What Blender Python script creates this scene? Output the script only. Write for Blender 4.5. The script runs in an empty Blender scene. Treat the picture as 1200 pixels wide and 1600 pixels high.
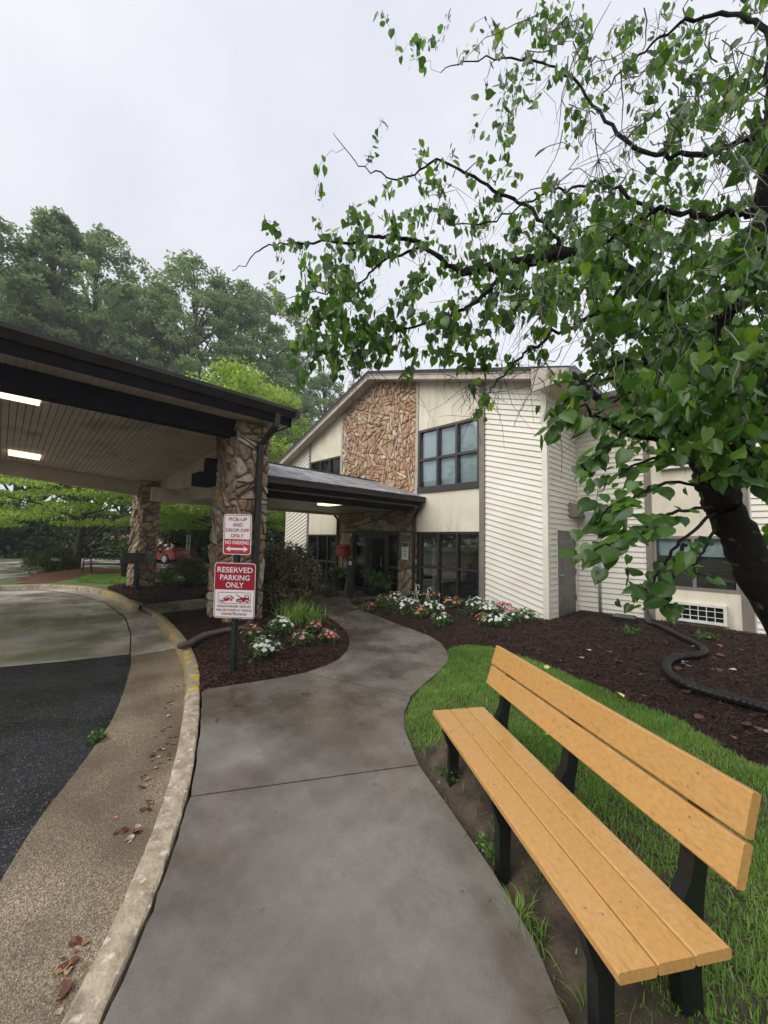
import bpy, math, random
import numpy as np
from mathutils import Vector, Matrix
from mathutils.geometry import tessellate_polygon

random.seed(7); rng = np.random.default_rng(7)
scene = bpy.context.scene
COL = scene.collection
R = math.radians

# ------------------------------------------------------------------ camera
FPX = 595.0; HEAD = R(45.0); ROLL = 0.02; HC = 1.65
PITCH = math.atan(46 / FPX)
_fw = np.array([-math.sin(HEAD), math.cos(HEAD), 0]); _rt = np.array([math.cos(HEAD), math.sin(HEAD), 0]); _up = np.array([0, 0, 1.0])
_cf = _fw * math.cos(PITCH) + _up * math.sin(PITCH); _cu = _up * math.cos(PITCH) - _fw * math.sin(PITCH)
_R = _rt * math.cos(ROLL) + _cu * math.sin(ROLL); _U = _cu * math.cos(ROLL) - _rt * math.sin(ROLL)
CAM = np.array([0, 0, HC])
cd = bpy.data.cameras.new('camera'); cam = bpy.data.objects.new('camera', cd); COL.objects.link(cam)
cd.sensor_fit = 'VERTICAL'; cd.sensor_height = 36; cd.lens = 36 * FPX / 1600; cd.clip_start = 0.05; cd.clip_end = 2000
m = Matrix.Identity(4)
for i in range(3):
    m[i][0] = _R[i]; m[i][1] = _U[i]; m[i][2] = -_cf[i]; m[i][3] = CAM[i]
cam.matrix_world = m
scene.camera = cam

# ------------------------------------------------------------------ sky, sun, exposure
SUN_EL, SUN_AZ = 42.0, -168.0          # azimuth: direction the light comes from, from +Y towards +X
world = bpy.data.worlds.new('World'); scene.world = world; world.use_nodes = True
nt = world.node_tree; nt.nodes.clear()
wo = nt.nodes.new('ShaderNodeOutputWorld'); bg = nt.nodes.new('ShaderNodeBackground')
sky = nt.nodes.new('ShaderNodeTexSky'); sky.sky_type = 'NISHITA'; sky.sun_disc = False
sky.sun_elevation = R(SUN_EL); sky.sun_rotation = R(SUN_AZ); sky.air_density = 1.0; sky.dust_density = 4.0
tc = nt.nodes.new('ShaderNodeTexCoord'); ns = nt.nodes.new('ShaderNodeTexNoise')
ns.inputs['Scale'].default_value = 1.6; ns.inputs['Detail'].default_value = 5
cr = nt.nodes.new('ShaderNodeValToRGB')
ns.inputs['Roughness'].default_value = 0.55; cr.color_ramp.elements[0].position = 0.32; cr.color_ramp.elements[0].color = (0.74, 0.76, 0.85, 1)
cr.color_ramp.elements[1].position = 0.72; cr.color_ramp.elements[1].color = (0.94, 0.945, 0.975, 1)
vm = nt.nodes.new('ShaderNodeVectorMath'); vm.operation = 'SCALE'; vm.inputs['Scale'].default_value = 5.5
mx = nt.nodes.new('ShaderNodeMix'); mx.data_type = 'RGBA'; mx.inputs['Factor'].default_value = 0.95
nt.links.new(tc.outputs['Generated'], ns.inputs['Vector']); nt.links.new(ns.outputs['Fac'], cr.inputs['Fac'])
nt.links.new(cr.outputs['Color'], vm.inputs[0]); nt.links.new(sky.outputs['Color'], mx.inputs['A'])
nt.links.new(vm.outputs['Vector'], mx.inputs['B']); nt.links.new(mx.outputs['Result'], bg.inputs['Color'])
bg.inputs['Strength'].default_value = 0.1
nt.links.new(bg.outputs['Background'], wo.inputs['Surface'])
sl = bpy.data.lights.new('sun', 'SUN'); sl.energy = 1.5; sl.angle = R(60); sl.color = (1.0, 0.97, 0.92)
so = bpy.data.objects.new('sun', sl); COL.objects.link(so)
_sd = Vector((math.sin(R(SUN_AZ)) * math.cos(R(SUN_EL)), math.cos(R(SUN_AZ)) * math.cos(R(SUN_EL)), math.sin(R(SUN_EL))))
so.rotation_euler = _sd.to_track_quat('Z', 'Y').to_euler()
vs = scene.view_settings; vs.view_transform = 'Standard'; vs.look = 'None'; vs.gamma = 1; vs.exposure = 1.0
vs.use_curve_mapping = False
scene.cycles.max_bounces = 8; scene.cycles.transparent_max_bounces = 12; scene.cycles.volume_bounces = 0
scene.cycles.use_denoising = True

# ------------------------------------------------------------------ where things stand
def ray(x, y): return _cf + _R * (x - 600) / FPX - _U * (y - 800) / FPX
def gp(x, y, z=0.0):
    r = ray(x, y); t = (z - HC) / r[2]; return CAM + r * t
def P(x, y, d): return CAM + ray(x, y) * d
def depth_of(p): return float((np.array(p) - CAM) @ _cf)

# ------------------------------------------------------------------ helpers
class MB:
    def __init__(s): s.v = []; s.f = []; s.t = []
    def add(s, vs, fs, tint=None):
        o = len(s.v); s.v += [tuple(float(c) for c in p) for p in vs]; s.f += [tuple(i + o for i in f) for f in fs]
        s.t += [tint if tint is not None else 0.5] * len(vs); return s
    def box(s, x0, x1, y0, y1, z0, z1, M=None):
        vs = [(x, y, z) for z in (z0, z1) for y in (y0, y1) for x in (x0, x1)]
        if M is not None: vs = [M @ Vector(p) for p in vs]
        return s.add(vs, [(0, 2, 3, 1), (4, 5, 7, 6), (0, 1, 5, 4), (2, 6, 7, 3), (0, 4, 6, 2), (1, 3, 7, 5)])
    def prism(s, poly, frame, d0, d1):
        """polygon (a,b) in the frame (o,eu,ev,en), from depth d0 to d1"""
        poly = ccw(poly); n = len(poly)
        A = [fp(frame, a, b, d0) for a, b in poly]; B = [fp(frame, a, b, d1) for a, b in poly]
        tri = tessellate_polygon([[Vector((a, b, 0)) for a, b in poly]])
        fs = []
        for t in tri:
            a, b, c = t
            if cross2(poly[a], poly[b], poly[c]) < 0: a, b, c = a, c, b
            fs.append((n + a, n + b, n + c)); fs.append((a, c, b))
        for i in range(n):
            j = (i + 1) % n; fs.append((i, j, n + j, n + i))
        return s.add(A + B, fs)
    def sheet(s, poly, z):
        poly = ccw(poly)
        tri = tessellate_polygon([[Vector((a, b, 0)) for a, b in poly]])
        fs = []
        for a, b, c in tri:
            if cross2(poly[a], poly[b], poly[c]) < 0: b, c = c, b
            fs.append((a, b, c))
        return s.add([(a, b, z) for a, b in poly], fs)
    def tube(s, pts, rad, n=6, cap=True, tint=None):
        pts = [np.array(p, float) for p in pts]; k = len(pts)
        if not hasattr(rad, '__len__'): rad = [rad] * k
        ref = np.array([0.31, 0.17, 0.93]); vs = []; fs = []
        for i, p in enumerate(pts):
            t = pts[min(i + 1, k - 1)] - pts[max(i - 1, 0)]; t = t / (np.linalg.norm(t) + 1e-9)
            a = np.cross(t, ref); la = np.linalg.norm(a)
            if la < 0.15: a = np.cross(t, np.array([1.0, 0, 0])); la = np.linalg.norm(a)
            a /= la; b = np.cross(t, a)
            for j in range(n):
                q = 2 * math.pi * j / n; vs.append(p + rad[i] * (math.cos(q) * a + math.sin(q) * b))
        for i in range(k - 1):
            for j in range(n):
                fs.append((i * n + j, i * n + (j + 1) % n, (i + 1) * n + (j + 1) % n, (i + 1) * n + j))
        if cap: fs.append(tuple(range(n - 1, -1, -1))); fs.append(tuple((k - 1) * n + j for j in range(n)))
        return s.add(vs, fs, tint)
    def lathe(s, prof, c, n=14):
        vs = []; fs = []
        for r, z in prof:
            for j in range(n):
                q = 2 * math.pi * j / n; vs.append((c[0] + r * math.cos(q), c[1] + r * math.sin(q), c[2] + z))
        for i in range(len(prof) - 1):
            for j in range(n): fs.append((i * n + j, i * n + (j + 1) % n, (i + 1) * n + (j + 1) % n, (i + 1) * n + j))
        fs.append(tuple(range(n - 1, -1, -1))); fs.append(tuple((len(prof) - 1) * n + j for j in range(n)))
        return s.add(vs, fs)
    def mesh(s, name, smooth=False):
        me = bpy.data.meshes.new(name); me.from_pydata(s.v, [], s.f)
        at = me.attributes.new('tint', 'FLOAT', 'POINT'); at.data.foreach_set('value', np.array(s.t, np.float32))
        if smooth: me.polygons.foreach_set('use_smooth', [True] * len(me.polygons))
        me.update(); return me

def cross2(a, b, c): return (b[0] - a[0]) * (c[1] - a[1]) - (b[1] - a[1]) * (c[0] - a[0])
def area(p): return 0.5 * sum(p[i][0] * p[(i + 1) % len(p)][1] - p[(i + 1) % len(p)][0] * p[i][1] for i in range(len(p)))
def ccw(p): return list(p) if area(p) > 0 else list(p)[::-1]
def frame(o, eu, ev): eu = np.array(eu, float); ev = np.array(ev, float); return (np.array(o, float), eu, ev, np.cross(eu, ev))
def fp(F, a, b, d): return tuple(F[0] + F[1] * a + F[2] * b + F[3] * d)
def clip(poly, n, c):
    """keep the side n.p <= c of a convex polygon"""
    out = []; k = len(poly)
    for i in range(k):
        p, q = poly[i], poly[(i + 1) % k]; dp = n[0] * p[0] + n[1] * p[1] - c; dq = n[0] * q[0] + n[1] * q[1] - c
        if dp <= 0: out.append(p)
        if (dp < 0 < dq) or (dq < 0 < dp):
            t = dp / (dp - dq); out.append((p[0] + (q[0] - p[0]) * t, p[1] + (q[1] - p[1]) * t))
    return out
def inset(poly, g):
    poly = ccw(poly); out = poly
    for i in range(len(poly)):
        a, b = poly[i], poly[(i + 1) % len(poly)]; dx, dy = b[0] - a[0], b[1] - a[1]; l = math.hypot(dx, dy)
        if l < 1e-6: continue
        n = (dy / l, -dx / l); out = clip(out, n, n[0] * a[0] + n[1] * a[1] - g)
        if len(out) < 3: return []
    return out
def fast_mesh(name, V, Fq, tint=None, smooth=False):
    """V (n,3); Fq (m,k) faces of equal size"""
    me = bpy.data.meshes.new(name); k = Fq.shape[1]
    me.vertices.add(len(V)); me.vertices.foreach_set('co', np.ascontiguousarray(V, np.float32).ravel())
    me.loops.add(Fq.size); me.loops.foreach_set('vertex_index', np.ascontiguousarray(Fq, np.int32).ravel())
    me.polygons.add(len(Fq)); me.polygons.foreach_set('loop_start', np.arange(0, Fq.size, k, dtype=np.int32))
    if smooth: me.polygons.foreach_set('use_smooth', np.ones(len(Fq), bool))
    me.update(calc_edges=True)
    if tint is not None:
        at = me.attributes.new('tint', 'FLOAT', 'POINT'); at.data.foreach_set('value', np.ascontiguousarray(tint, np.float32))
    return me

def obj(name, geo, mat=None, parent=None, label=None, cat=None, group=None, kind=None, smooth=False, loc=None):
    me = geo.mesh(name, smooth) if isinstance(geo, MB) else geo
    o = bpy.data.objects.new(name, me); COL.objects.link(o)
    if mat is not None:
        if len(me.materials) == 0: me.materials.append(mat)
    if parent is not None: o.parent = parent
    if loc is not None: o.location = loc
    tag(o, label, cat, group, kind); return o
def tag(o, label=None, cat=None, group=None, kind=None):
    if label: o['label'] = label
    if cat: o['category'] = cat
    if group: o['group'] = group
    if kind: o['kind'] = kind
    return o
def thing(name, label, cat, loc=(0, 0, 0), rz=0, group=None):
    o = bpy.data.objects.new(name, None); COL.objects.link(o); o.location = loc; o.rotation_euler = (0, 0, rz)
    o.empty_display_size = 0.2
    return tag(o, label, cat, group)
def dup_tree(o, parent=None):
    c = o.copy(); COL.objects.link(c)
    if parent is not None: c.parent = parent
    for ch in list(o.children): dup_tree(ch, c)
    return c

# ------------------------------------------------------------------ materials
def mat(name, c1, c2=None, rough=0.6, scale=6.0, detail=4, bump=0.0, bscale=40.0, rr=None, spec=0.5, rand=None, tint=None,
        metal=0.0, stain=None, transl=None, lo=0.35, hi=0.65, stretch=None, coat=0.0, nrough=0.5, wet=None):
    M = bpy.data.materials.new(name); M.use_nodes = True; t = M.node_tree; N = t.nodes; L = t.links
    b = N['Principled BSDF']; b.inputs['Roughness'].default_value = rough; b.inputs['Metallic'].default_value = metal
    b.inputs['Specular IOR Level'].default_value = spec
    if coat: b.inputs['Coat Weight'].default_value = coat; b.inputs['Coat Roughness'].default_value = 0.12
    co = N.new('ShaderNodeTexCoord'); src = co.outputs['Object']
    if stretch:
        mp = N.new('ShaderNodeMapping'); mp.inputs['Scale'].default_value = stretch; L.new(src, mp.inputs['Vector']); src = mp.outputs['Vector']
    nz = N.new('ShaderNodeTexNoise'); nz.inputs['Scale'].default_value = scale; nz.inputs['Detail'].default_value = detail; nz.inputs['Roughness'].default_value = nrough; L.new(src, nz.inputs['Vector'])
    rp = N.new('ShaderNodeValToRGB'); e = rp.color_ramp.elements
    c2 = c2 or tuple(0.75 * c for c in c1)
    e[0].position = lo; e[0].color = (*c2, 1); e[1].position = hi; e[1].color = (*c1, 1)
    L.new(nz.outputs['Fac'], rp.inputs['Fac']); col = rp.outputs['Color']
    if rand:       # palette picked per piece
        oi = N.new('ShaderNodeObjectInfo'); r2 = N.new('ShaderNodeValToRGB'); r2.color_ramp.interpolation = 'CONSTANT'
        k = len(rand)
        for i, c in enumerate(rand):
            el = r2.color_ramp.elements[i] if i < 2 else r2.color_ramp.elements.new(i / k)
            el.position = i / k; el.color = (*c, 1)
        L.new(oi.outputs['Random'], r2.inputs['Fac'])
        mm = N.new('ShaderNodeMix'); mm.data_type = 'RGBA'; mm.blend_type = 'MULTIPLY'; mm.inputs['Factor'].default_value = 1
        L.new(r2.outputs['Color'], mm.inputs['A']); L.new(col, mm.inputs['B']); col = mm.outputs['Result']
    if tint:       # palette picked by the per-leaf / per-chip attribute
        at = N.new('ShaderNodeAttribute'); at.attribute_name = 'tint'; r3 = N.new('ShaderNodeValToRGB'); k = len(tint)
        for i, c in enumerate(tint):
            el = r3.color_ramp.elements[i] if i < 2 else r3.color_ramp.elements.new(i / (k - 1))
            el.position = i / (k - 1); el.color = (*c, 1)
        L.new(at.outputs['Fac'], r3.inputs['Fac'])
        mm = N.new('ShaderNodeMix'); mm.data_type = 'RGBA'; mm.blend_type = 'MULTIPLY'; mm.inputs['Factor'].default_value = 1
        L.new(r3.outputs['Color'], mm.inputs['A']); L.new(col, mm.inputs['B']); col = mm.outputs['Result']
    if stain:      # (colour, scale, lo, hi, stretch)
        sc, ss, slo, shi, st = stain
        mp = N.new('ShaderNodeMapping'); mp.inputs['Scale'].default_value = st; L.new(co.outputs['Object'], mp.inputs['Vector'])
        n2 = N.new('ShaderNodeTexNoise'); n2.inputs['Scale'].default_value = ss; n2.inputs['Detail'].default_value = 6; L.new(mp.outputs['Vector'], n2.inputs['Vector'])
        r4 = N.new('ShaderNodeMapRange'); r4.inputs['From Min'].default_value = slo; r4.inputs['From Max'].default_value = shi; L.new(n2.outputs['Fac'], r4.inputs['Value'])
        mm = N.new('ShaderNodeMix'); mm.data_type = 'RGBA'; L.new(r4.outputs['Result'], mm.inputs['Factor']); L.new(col, mm.inputs['A']); mm.inputs['B'].default_value = (*sc, 1)
        col = mm.outputs['Result']
    if wet:        # rain film in patches: darker and mirror-like (scale, lo, hi, amount)
        n5 = N.new('ShaderNodeTexNoise'); n5.inputs['Scale'].default_value = wet[0]; n5.inputs['Detail'].default_value = 9; n5.inputs['Roughness'].default_value = 0.62; L.new(co.outputs['Object'], n5.inputs['Vector'])
        m5 = N.new('ShaderNodeMapRange'); m5.inputs['From Min'].default_value = wet[1]; m5.inputs['From Max'].default_value = wet[2]; m5.inputs['To Max'].default_value = wet[3]; L.new(n5.outputs['Fac'], m5.inputs['Value'])
        mm = N.new('ShaderNodeMix'); mm.data_type = 'RGBA'; mm.blend_type = 'MULTIPLY'; L.new(m5.outputs['Result'], mm.inputs['Factor']); L.new(col, mm.inputs['A']); mm.inputs['B'].default_value = (0.55, 0.49, 0.44, 1); col = mm.outputs['Result']
        L.new(m5.outputs['Result'], b.inputs['Coat Weight']); b.inputs['Coat Roughness'].default_value = 0.13
    L.new(col, b.inputs['Base Color'])
    if rr:         # roughness patches (lo rough, hi rough, scale)
        n3 = N.new('ShaderNodeTexNoise'); n3.inputs['Scale'].default_value = rr[2]; n3.inputs['Detail'].default_value = 5; L.new(co.outputs['Object'], n3.inputs['Vector'])
        m3 = N.new('ShaderNodeMapRange'); m3.inputs['From Min'].default_value = 0.38; m3.inputs['From Max'].default_value = 0.62
        m3.inputs['To Min'].default_value = rr[0]; m3.inputs['To Max'].default_value = rr[1]; L.new(n3.outputs['Fac'], m3.inputs['Value']); L.new(m3.outputs['Result'], b.inputs['Roughness'])
    if bump:
        n4 = N.new('ShaderNodeTexNoise'); n4.inputs['Scale'].default_value = bscale; n4.inputs['Detail'].default_value = 4; L.new(src, n4.inputs['Vector'])
        bp = N.new('ShaderNodeBump'); bp.inputs['Strength'].default_value = bump; bp.inputs['Distance'].default_value = 0.01; L.new(n4.outputs['Fac'], bp.inputs['Height']); L.new(bp.outputs['Normal'], b.inputs['Normal'])
        if wet: bp2 = N.new('ShaderNodeBump'); bp2.inputs['Strength'].default_value = bump * .45; bp2.inputs['Distance'].default_value = 0.01; L.new(n4.outputs['Fac'], bp2.inputs['Height']); L.new(bp2.outputs['Normal'], b.inputs['Coat Normal'])
    if transl:     # thin leaf: some light comes through
        tr = N.new('ShaderNodeBsdfTranslucent'); ms = N.new('ShaderNodeMixShader'); ms.inputs['Fac'].default_value = transl[1]
        mm = N.new('ShaderNodeMix'); mm.data_type = 'RGBA'; mm.blend_type = 'MULTIPLY'; mm.inputs['Factor'].default_value = 1
        L.new(col, mm.inputs['A']); mm.inputs['B'].default_value = (*transl[0], 1); L.new(mm.outputs['Result'], tr.inputs['Color'])
        L.new(b.outputs['BSDF'], ms.inputs[1]); L.new(tr.outputs['BSDF'], ms.inputs[2]); L.new(ms.outputs['Shader'], N['Material Output'].inputs['Surface'])
    return M

def speckle(name, base, cols, scale, rough, bump, patch=None, rr=None):
    """ground with visible grains: cell noise colour"""
    M = bpy.data.materials.new(name); M.use_nodes = True; t = M.node_tree; N = t.nodes; L = t.links; b = N['Principled BSDF']
    co = N.new('ShaderNodeTexCoord'); vo = N.new('ShaderNodeTexVoronoi'); vo.inputs['Scale'].default_value = scale; L.new(co.outputs['Object'], vo.inputs['Vector'])
    sp = N.new('ShaderNodeSeparateColor'); L.new(vo.outputs['Color'], sp.inputs['Color'])
    rp = N.new('ShaderNodeValToRGB'); rp.color_ramp.interpolation = 'LINEAR'; k = len(cols)
    for i, (p, c) in enumerate(cols):
        el = rp.color_ramp.elements[i] if i < 2 else rp.color_ramp.elements.new(p)
        el.position = p; el.color = (*c, 1)
    L.new(sp.outputs['Red'], rp.inputs['Fac']); col = rp.outputs['Color']
    if patch:
        n2 = N.new('ShaderNodeTexNoise'); n2.inputs['Scale'].default_value = patch[1]; n2.inputs['Detail'].default_value = 5; L.new(co.outputs['Object'], n2.inputs['Vector'])
        r4 = N.new('ShaderNodeMapRange'); r4.inputs['From Min'].default_value = patch[2]; r4.inputs['From Max'].default_value = patch[3]; r4.inputs['To Max'].default_value = patch[4]; L.new(n2.outputs['Fac'], r4.inputs['Value'])
        mm = N.new('ShaderNodeMix'); mm.data_type = 'RGBA'; L.new(r4.outputs['Result'], mm.inputs['Factor']); L.new(col, mm.inputs['A']); mm.inputs['B'].default_value = (*patch[0], 1); col = mm.outputs['Result']
    L.new(col, b.inputs['Base Color']); b.inputs['Roughness'].default_value = rough
    if rr:
        n3 = N.new('ShaderNodeTexNoise'); n3.inputs['Scale'].default_value = rr[2]; n3.inputs['Detail'].default_value = 4; L.new(co.outputs['Object'], n3.inputs['Vector'])
        m3 = N.new('ShaderNodeMapRange'); m3.inputs['From Min'].default_value = 0.38; m3.inputs['From Max'].default_value = 0.62
        m3.inputs['To Min'].default_value = rr[0]; m3.inputs['To Max'].default_value = rr[1]; L.new(n3.outputs['Fac'], m3.inputs['Value']); L.new(m3.outputs['Result'], b.inputs['Roughness'])
    bp = N.new('ShaderNodeBump'); bp.inputs['Strength'].default_value = bump; bp.inputs['Distance'].default_value = 0.006
    L.new(vo.outputs['Distance'], bp.inputs['Height']); bp.invert = True; L.new(bp.outputs['Normal'], b.inputs['Normal'])
    return M

def glass_mat(name, tint=(0.6, 0.63, 0.62), ior=1.5):
    M = bpy.data.materials.new(name); M.use_nodes = True; t = M.node_tree; N = t.nodes; L = t.links; N.remove(N['Principled BSDF'])
    g = N.new('ShaderNodeBsdfGlossy'); g.inputs['Roughness'].default_value = 0.02; g.inputs['Color'].default_value = (0.85, 0.9, 0.92, 1)
    tr = N.new('ShaderNodeBsdfTransparent'); tr.inputs['Color'].default_value = (*tint, 1)
    fr = N.new('ShaderNodeFresnel'); fr.inputs['IOR'].default_value = ior; ms = N.new('ShaderNodeMixShader')
    L.new(fr.outputs['Fac'], ms.inputs['Fac']); L.new(tr.outputs['BSDF'], ms.inputs[1]); L.new(g.outputs['BSDF'], ms.inputs[2])
    L.new(ms.outputs['Shader'], N['Material Output'].inputs['Surface']); return M
def emit_mat(name, c, s):
    M = bpy.data.materials.new(name); M.use_nodes = True; b = M.node_tree.nodes['Principled BSDF']
    b.inputs['Base Color'].default_value = (0.8, 0.8, 0.8, 1); b.inputs['Emission Color'].default_value = (*c, 1); b.inputs['Emission Strength'].default_value = s; return M

T = {}
T['siding'] = mat('vinyl_siding', (0.78, 0.745, 0.665), (0.72, 0.68, 0.59), rough=0.55, scale=1.5, bump=0.05, bscale=18, spec=0.3,
                  stain=((0.42, 0.38, 0.27), 2.2, 0.66, 1.0, (1, 1, 0.5)))
T['cream_trim'] = mat('cream_trim', (0.76, 0.72, 0.63), (0.69, 0.65, 0.55), rough=0.55, scale=3, spec=0.3)
T['stucco'] = mat('stucco', (0.74, 0.68, 0.555), (0.65, 0.595, 0.475), rough=0.85, scale=2.2, bump=0.15, bscale=90, spec=0.2,
                  stain=((0.40, 0.37, 0.27), 3.2, 0.54, 0.95, (2.2, 2.2, 0.35)))
T['taupe'] = mat('taupe_trim', (0.23, 0.195, 0.17), (0.19, 0.16, 0.14), rough=0.6, scale=5, spec=0.3)
T['fascia'] = mat('tan_fascia', (0.47, 0.41, 0.35), (0.4, 0.35, 0.3), rough=0.55, scale=3, spec=0.3, stain=((0.22, 0.2, 0.17), 5, 0.6, 0.85, (1, 1, 0.4)))
T['bronze'] = mat('dark_bronze', (0.035, 0.03, 0.027), (0.025, 0.022, 0.02), rough=0.4, scale=8)
T['black_metal'] = mat('black_metal', (0.022, 0.021, 0.023), (0.014, 0.013, 0.015), rough=0.35, scale=5, bump=0.03, bscale=12)
T['black_beam'] = mat('black_beam', (0.010, 0.0095, 0.013), (0.007, 0.006, 0.008), rough=0.85, spec=0.12, scale=4, bump=0.1, bscale=30)
T['gutter'] = mat('gutter_paint', (0.034, 0.028, 0.026), (0.022, 0.019, 0.018), rough=0.4, spec=0.35, scale=4)
T['soffit'] = mat('soffit_panel', (0.56, 0.48, 0.39), (0.47, 0.40, 0.32), rough=0.55, scale=2.5, spec=0.3, stain=((0.17, 0.16, 0.1), 1.2, 0.55, 0.8, (1, 1, 1)))
STONES = [(0.56, 0.36, 0.21), (0.45, 0.26, 0.145), (0.6, 0.46, 0.33), (0.5, 0.32, 0.195), (0.42, 0.3, 0.22), (0.56, 0.39, 0.26), (0.5, 0.385, 0.295), (0.64, 0.52, 0.4), (0.49, 0.295, 0.18), (0.53, 0.4, 0.295)]
T['stone'] = mat('warm_stone', (1, 1, 1), (0.55, 0.5, 0.47), rough=0.75, scale=9, detail=6, bump=0.5, bscale=22, rand=STONES, spec=0.3, lo=0.3, hi=0.6)
PST = [(0.46, 0.32, 0.19), (0.31, 0.2, 0.13), (0.52, 0.42, 0.3), (0.28, 0.22, 0.17), (0.4, 0.22, 0.12), (0.56, 0.49, 0.38), (0.38, 0.32, 0.26), (0.42, 0.27, 0.16)]
T['pillar_stone'] = mat('pillar_stone', (1, 1, 1), (0.45, 0.42, 0.4), rough=0.7, scale=11, detail=6, bump=0.6, bscale=26, rand=PST, spec=0.35, lo=0.3, hi=0.62)
T['stone_mix'] = mat('small_warm_stone', (1, 1, 1), (0.55, 0.5, 0.47), rough=0.75, scale=9, detail=6, bump=0.5, bscale=22, tint=STONES, spec=0.3, lo=0.3, hi=0.6)
T['mortar'] = mat('mortar', (0.19, 0.145, 0.105), (0.11, 0.085, 0.062), rough=0.9, scale=14, bump=0.4, bscale=60)
T['shingle'] = mat('shingle', (1, 1, 1), (0.6, 0.6, 0.62), rough=0.5, scale=60, detail=3, bump=0.15, bscale=200, tint=[(0.28, 0.275, 0.285), (0.5, 0.49, 0.505), (0.66, 0.65, 0.665), (0.38, 0.37, 0.38)])
T['roof_dark'] = mat('dark_shingle', (0.05, 0.048, 0.052), (0.025, 0.024, 0.026), rough=0.85, scale=20)
T['glass'] = glass_mat('window_glass', (0.93, 0.95, 0.95))
T['blind'] = mat('roller_blind', (0.55, 0.66, 0.67), (0.47, 0.58, 0.6), rough=0.7, scale=3, spec=0.2)
T['room'] = mat('tan_room_wall', (0.74, 0.58, 0.42), (0.68, 0.52, 0.37), rough=0.8, scale=2)
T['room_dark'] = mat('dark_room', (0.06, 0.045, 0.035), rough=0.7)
T['door_grey'] = mat('grey_door_paint', (0.17, 0.155, 0.14), (0.12, 0.11, 0.1), rough=0.45, scale=2.2, stretch=(2, 2, 0.5))
T['steel'] = mat('brushed_steel', (0.6, 0.6, 0.6), rough=0.3, metal=1.0)
T['conduit'] = mat('grey_conduit', (0.4, 0.41, 0.42), (0.33, 0.34, 0.35), rough=0.45)
T['white_metal'] = mat('white_enamel', (0.78, 0.77, 0.72), (0.66, 0.64, 0.58), rough=0.45, scale=8)
T['plank'] = mat('recycled_plank', (0.575, 0.325, 0.112), (0.44, 0.24, 0.076), rough=0.38, scale=70, detail=12, bump=0.04, bscale=160, spec=0.5, lo=0.2, hi=0.7, stretch=(0.6, 1, 1),
                 stain=((0.25, 0.125, 0.042), 48, 0.60, 0.82, (0.4, 1.3, 1.3)), rr=(0.18, 0.5, 7), rand=[(1, 1, 1), (.93, .915, .89), (.97, .95, .93), (.89, .87, .84), (1, .98, .95)])
T['black_plastic'] = mat('black_plastic', (0.010, 0.012, 0.011), (0.006, 0.007, 0.007), rough=0.38, spec=0.35, scale=8, bump=0.08, bscale=20)
T['pipe'] = mat('drain_pipe', (0.006, 0.006, 0.0065), (0.011, 0.01, 0.01), rough=0.4, spec=0.3, scale=6)
T['hose_grey'] = mat('grey_drain_hose', (0.1, 0.085, 0.075), (0.06, 0.05, 0.045), rough=0.5, scale=12)
T['concrete'] = mat('wet_concrete', (0.26, 0.24, 0.216), (0.105, 0.088, 0.074), wet=(0.8, 0.43, 0.60, 1.0), rough=0.3, scale=1.5, detail=15, bump=0.13, bscale=210, rr=(0.05, 0.42, 1.0), lo=0.30, hi=0.70, nrough=0.76, spec=0.75,
                    stain=((0.27, 0.245, 0.225), 190, 0.58, 0.80, (1, 1, 1)))
T['pad'] = mat('driveway_concrete', (0.6, 0.545, 0.5), (0.22, 0.197, 0.18), wet=(0.6, 0.44, 0.60, 0.9), rough=0.5, scale=0.9, detail=8, bump=0.12, bscale=90, rr=(0.25, 0.6, 1.0), lo=0.32, hi=0.66)
T['asphalt'] = speckle('asphalt', None, [(0, (0.006, 0.0065, 0.008)), (0.6, (0.012, 0.0128, 0.015)), (0.9, (0.027, 0.027, 0.029)), (1, (0.13, 0.13, 0.13))], 120, 0.5, 0.6, rr=(0.35, 0.8, 2))
T['aggregate'] = speckle('exposed_aggregate', None, [(0, (0.10, 0.07, 0.042)), (0.4, (0.24, 0.18, 0.11)), (0.75, (0.36, 0.28, 0.19)), (1, (0.5, 0.45, 0.38))], 185, 0.4, 0.5,
                         patch=((0.105, 0.078, 0.05), 1.3, 0.40, 0.66, 0.8))
T['kerb'] = mat('weathered_kerb', (0.44, 0.36, 0.26), (0.2, 0.155, 0.105), rough=0.75, scale=9, detail=12, bump=1.0, bscale=45, lo=0.3, hi=0.62, stain=((0.62, 0.56, 0.46), 16, 0.57, 0.70, (1, 1, 1)))
T['kerb_yellow'] = mat('yellow_kerb_paint', (0.62, 0.42, 0.035), (0.5, 0.33, 0.03), rough=0.5, scale=9, detail=8, bump=0.4, bscale=50, stain=((0.30, 0.26, 0.2), 7, 0.41, 0.52, (1, 1, 1)))
T['mulch_base'] = mat('mulch_soil', (0.034, 0.019, 0.014), (0.012, 0.007, 0.005), rough=0.9, spec=0.2, scale=28, detail=8, bump=1.0, bscale=45)
T['mulch'] = mat('mulch_chips', (1, 1, 1), (0.7, 0.7, 0.7), rough=0.75, spec=0.25, scale=30, tint=[(0.014, 0.008, 0.007), (0.042, 0.02, 0.015), (0.08, 0.036, 0.025), (0.14, 0.07, 0.045)])
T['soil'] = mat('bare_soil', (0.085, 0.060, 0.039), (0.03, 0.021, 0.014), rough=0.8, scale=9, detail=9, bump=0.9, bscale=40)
T['turf_soil'] = mat('turf_base', (0.055, 0.075, 0.02), (0.035, 0.04, 0.014), rough=0.85, scale=9, detail=6, bump=0.5, bscale=50)
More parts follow.
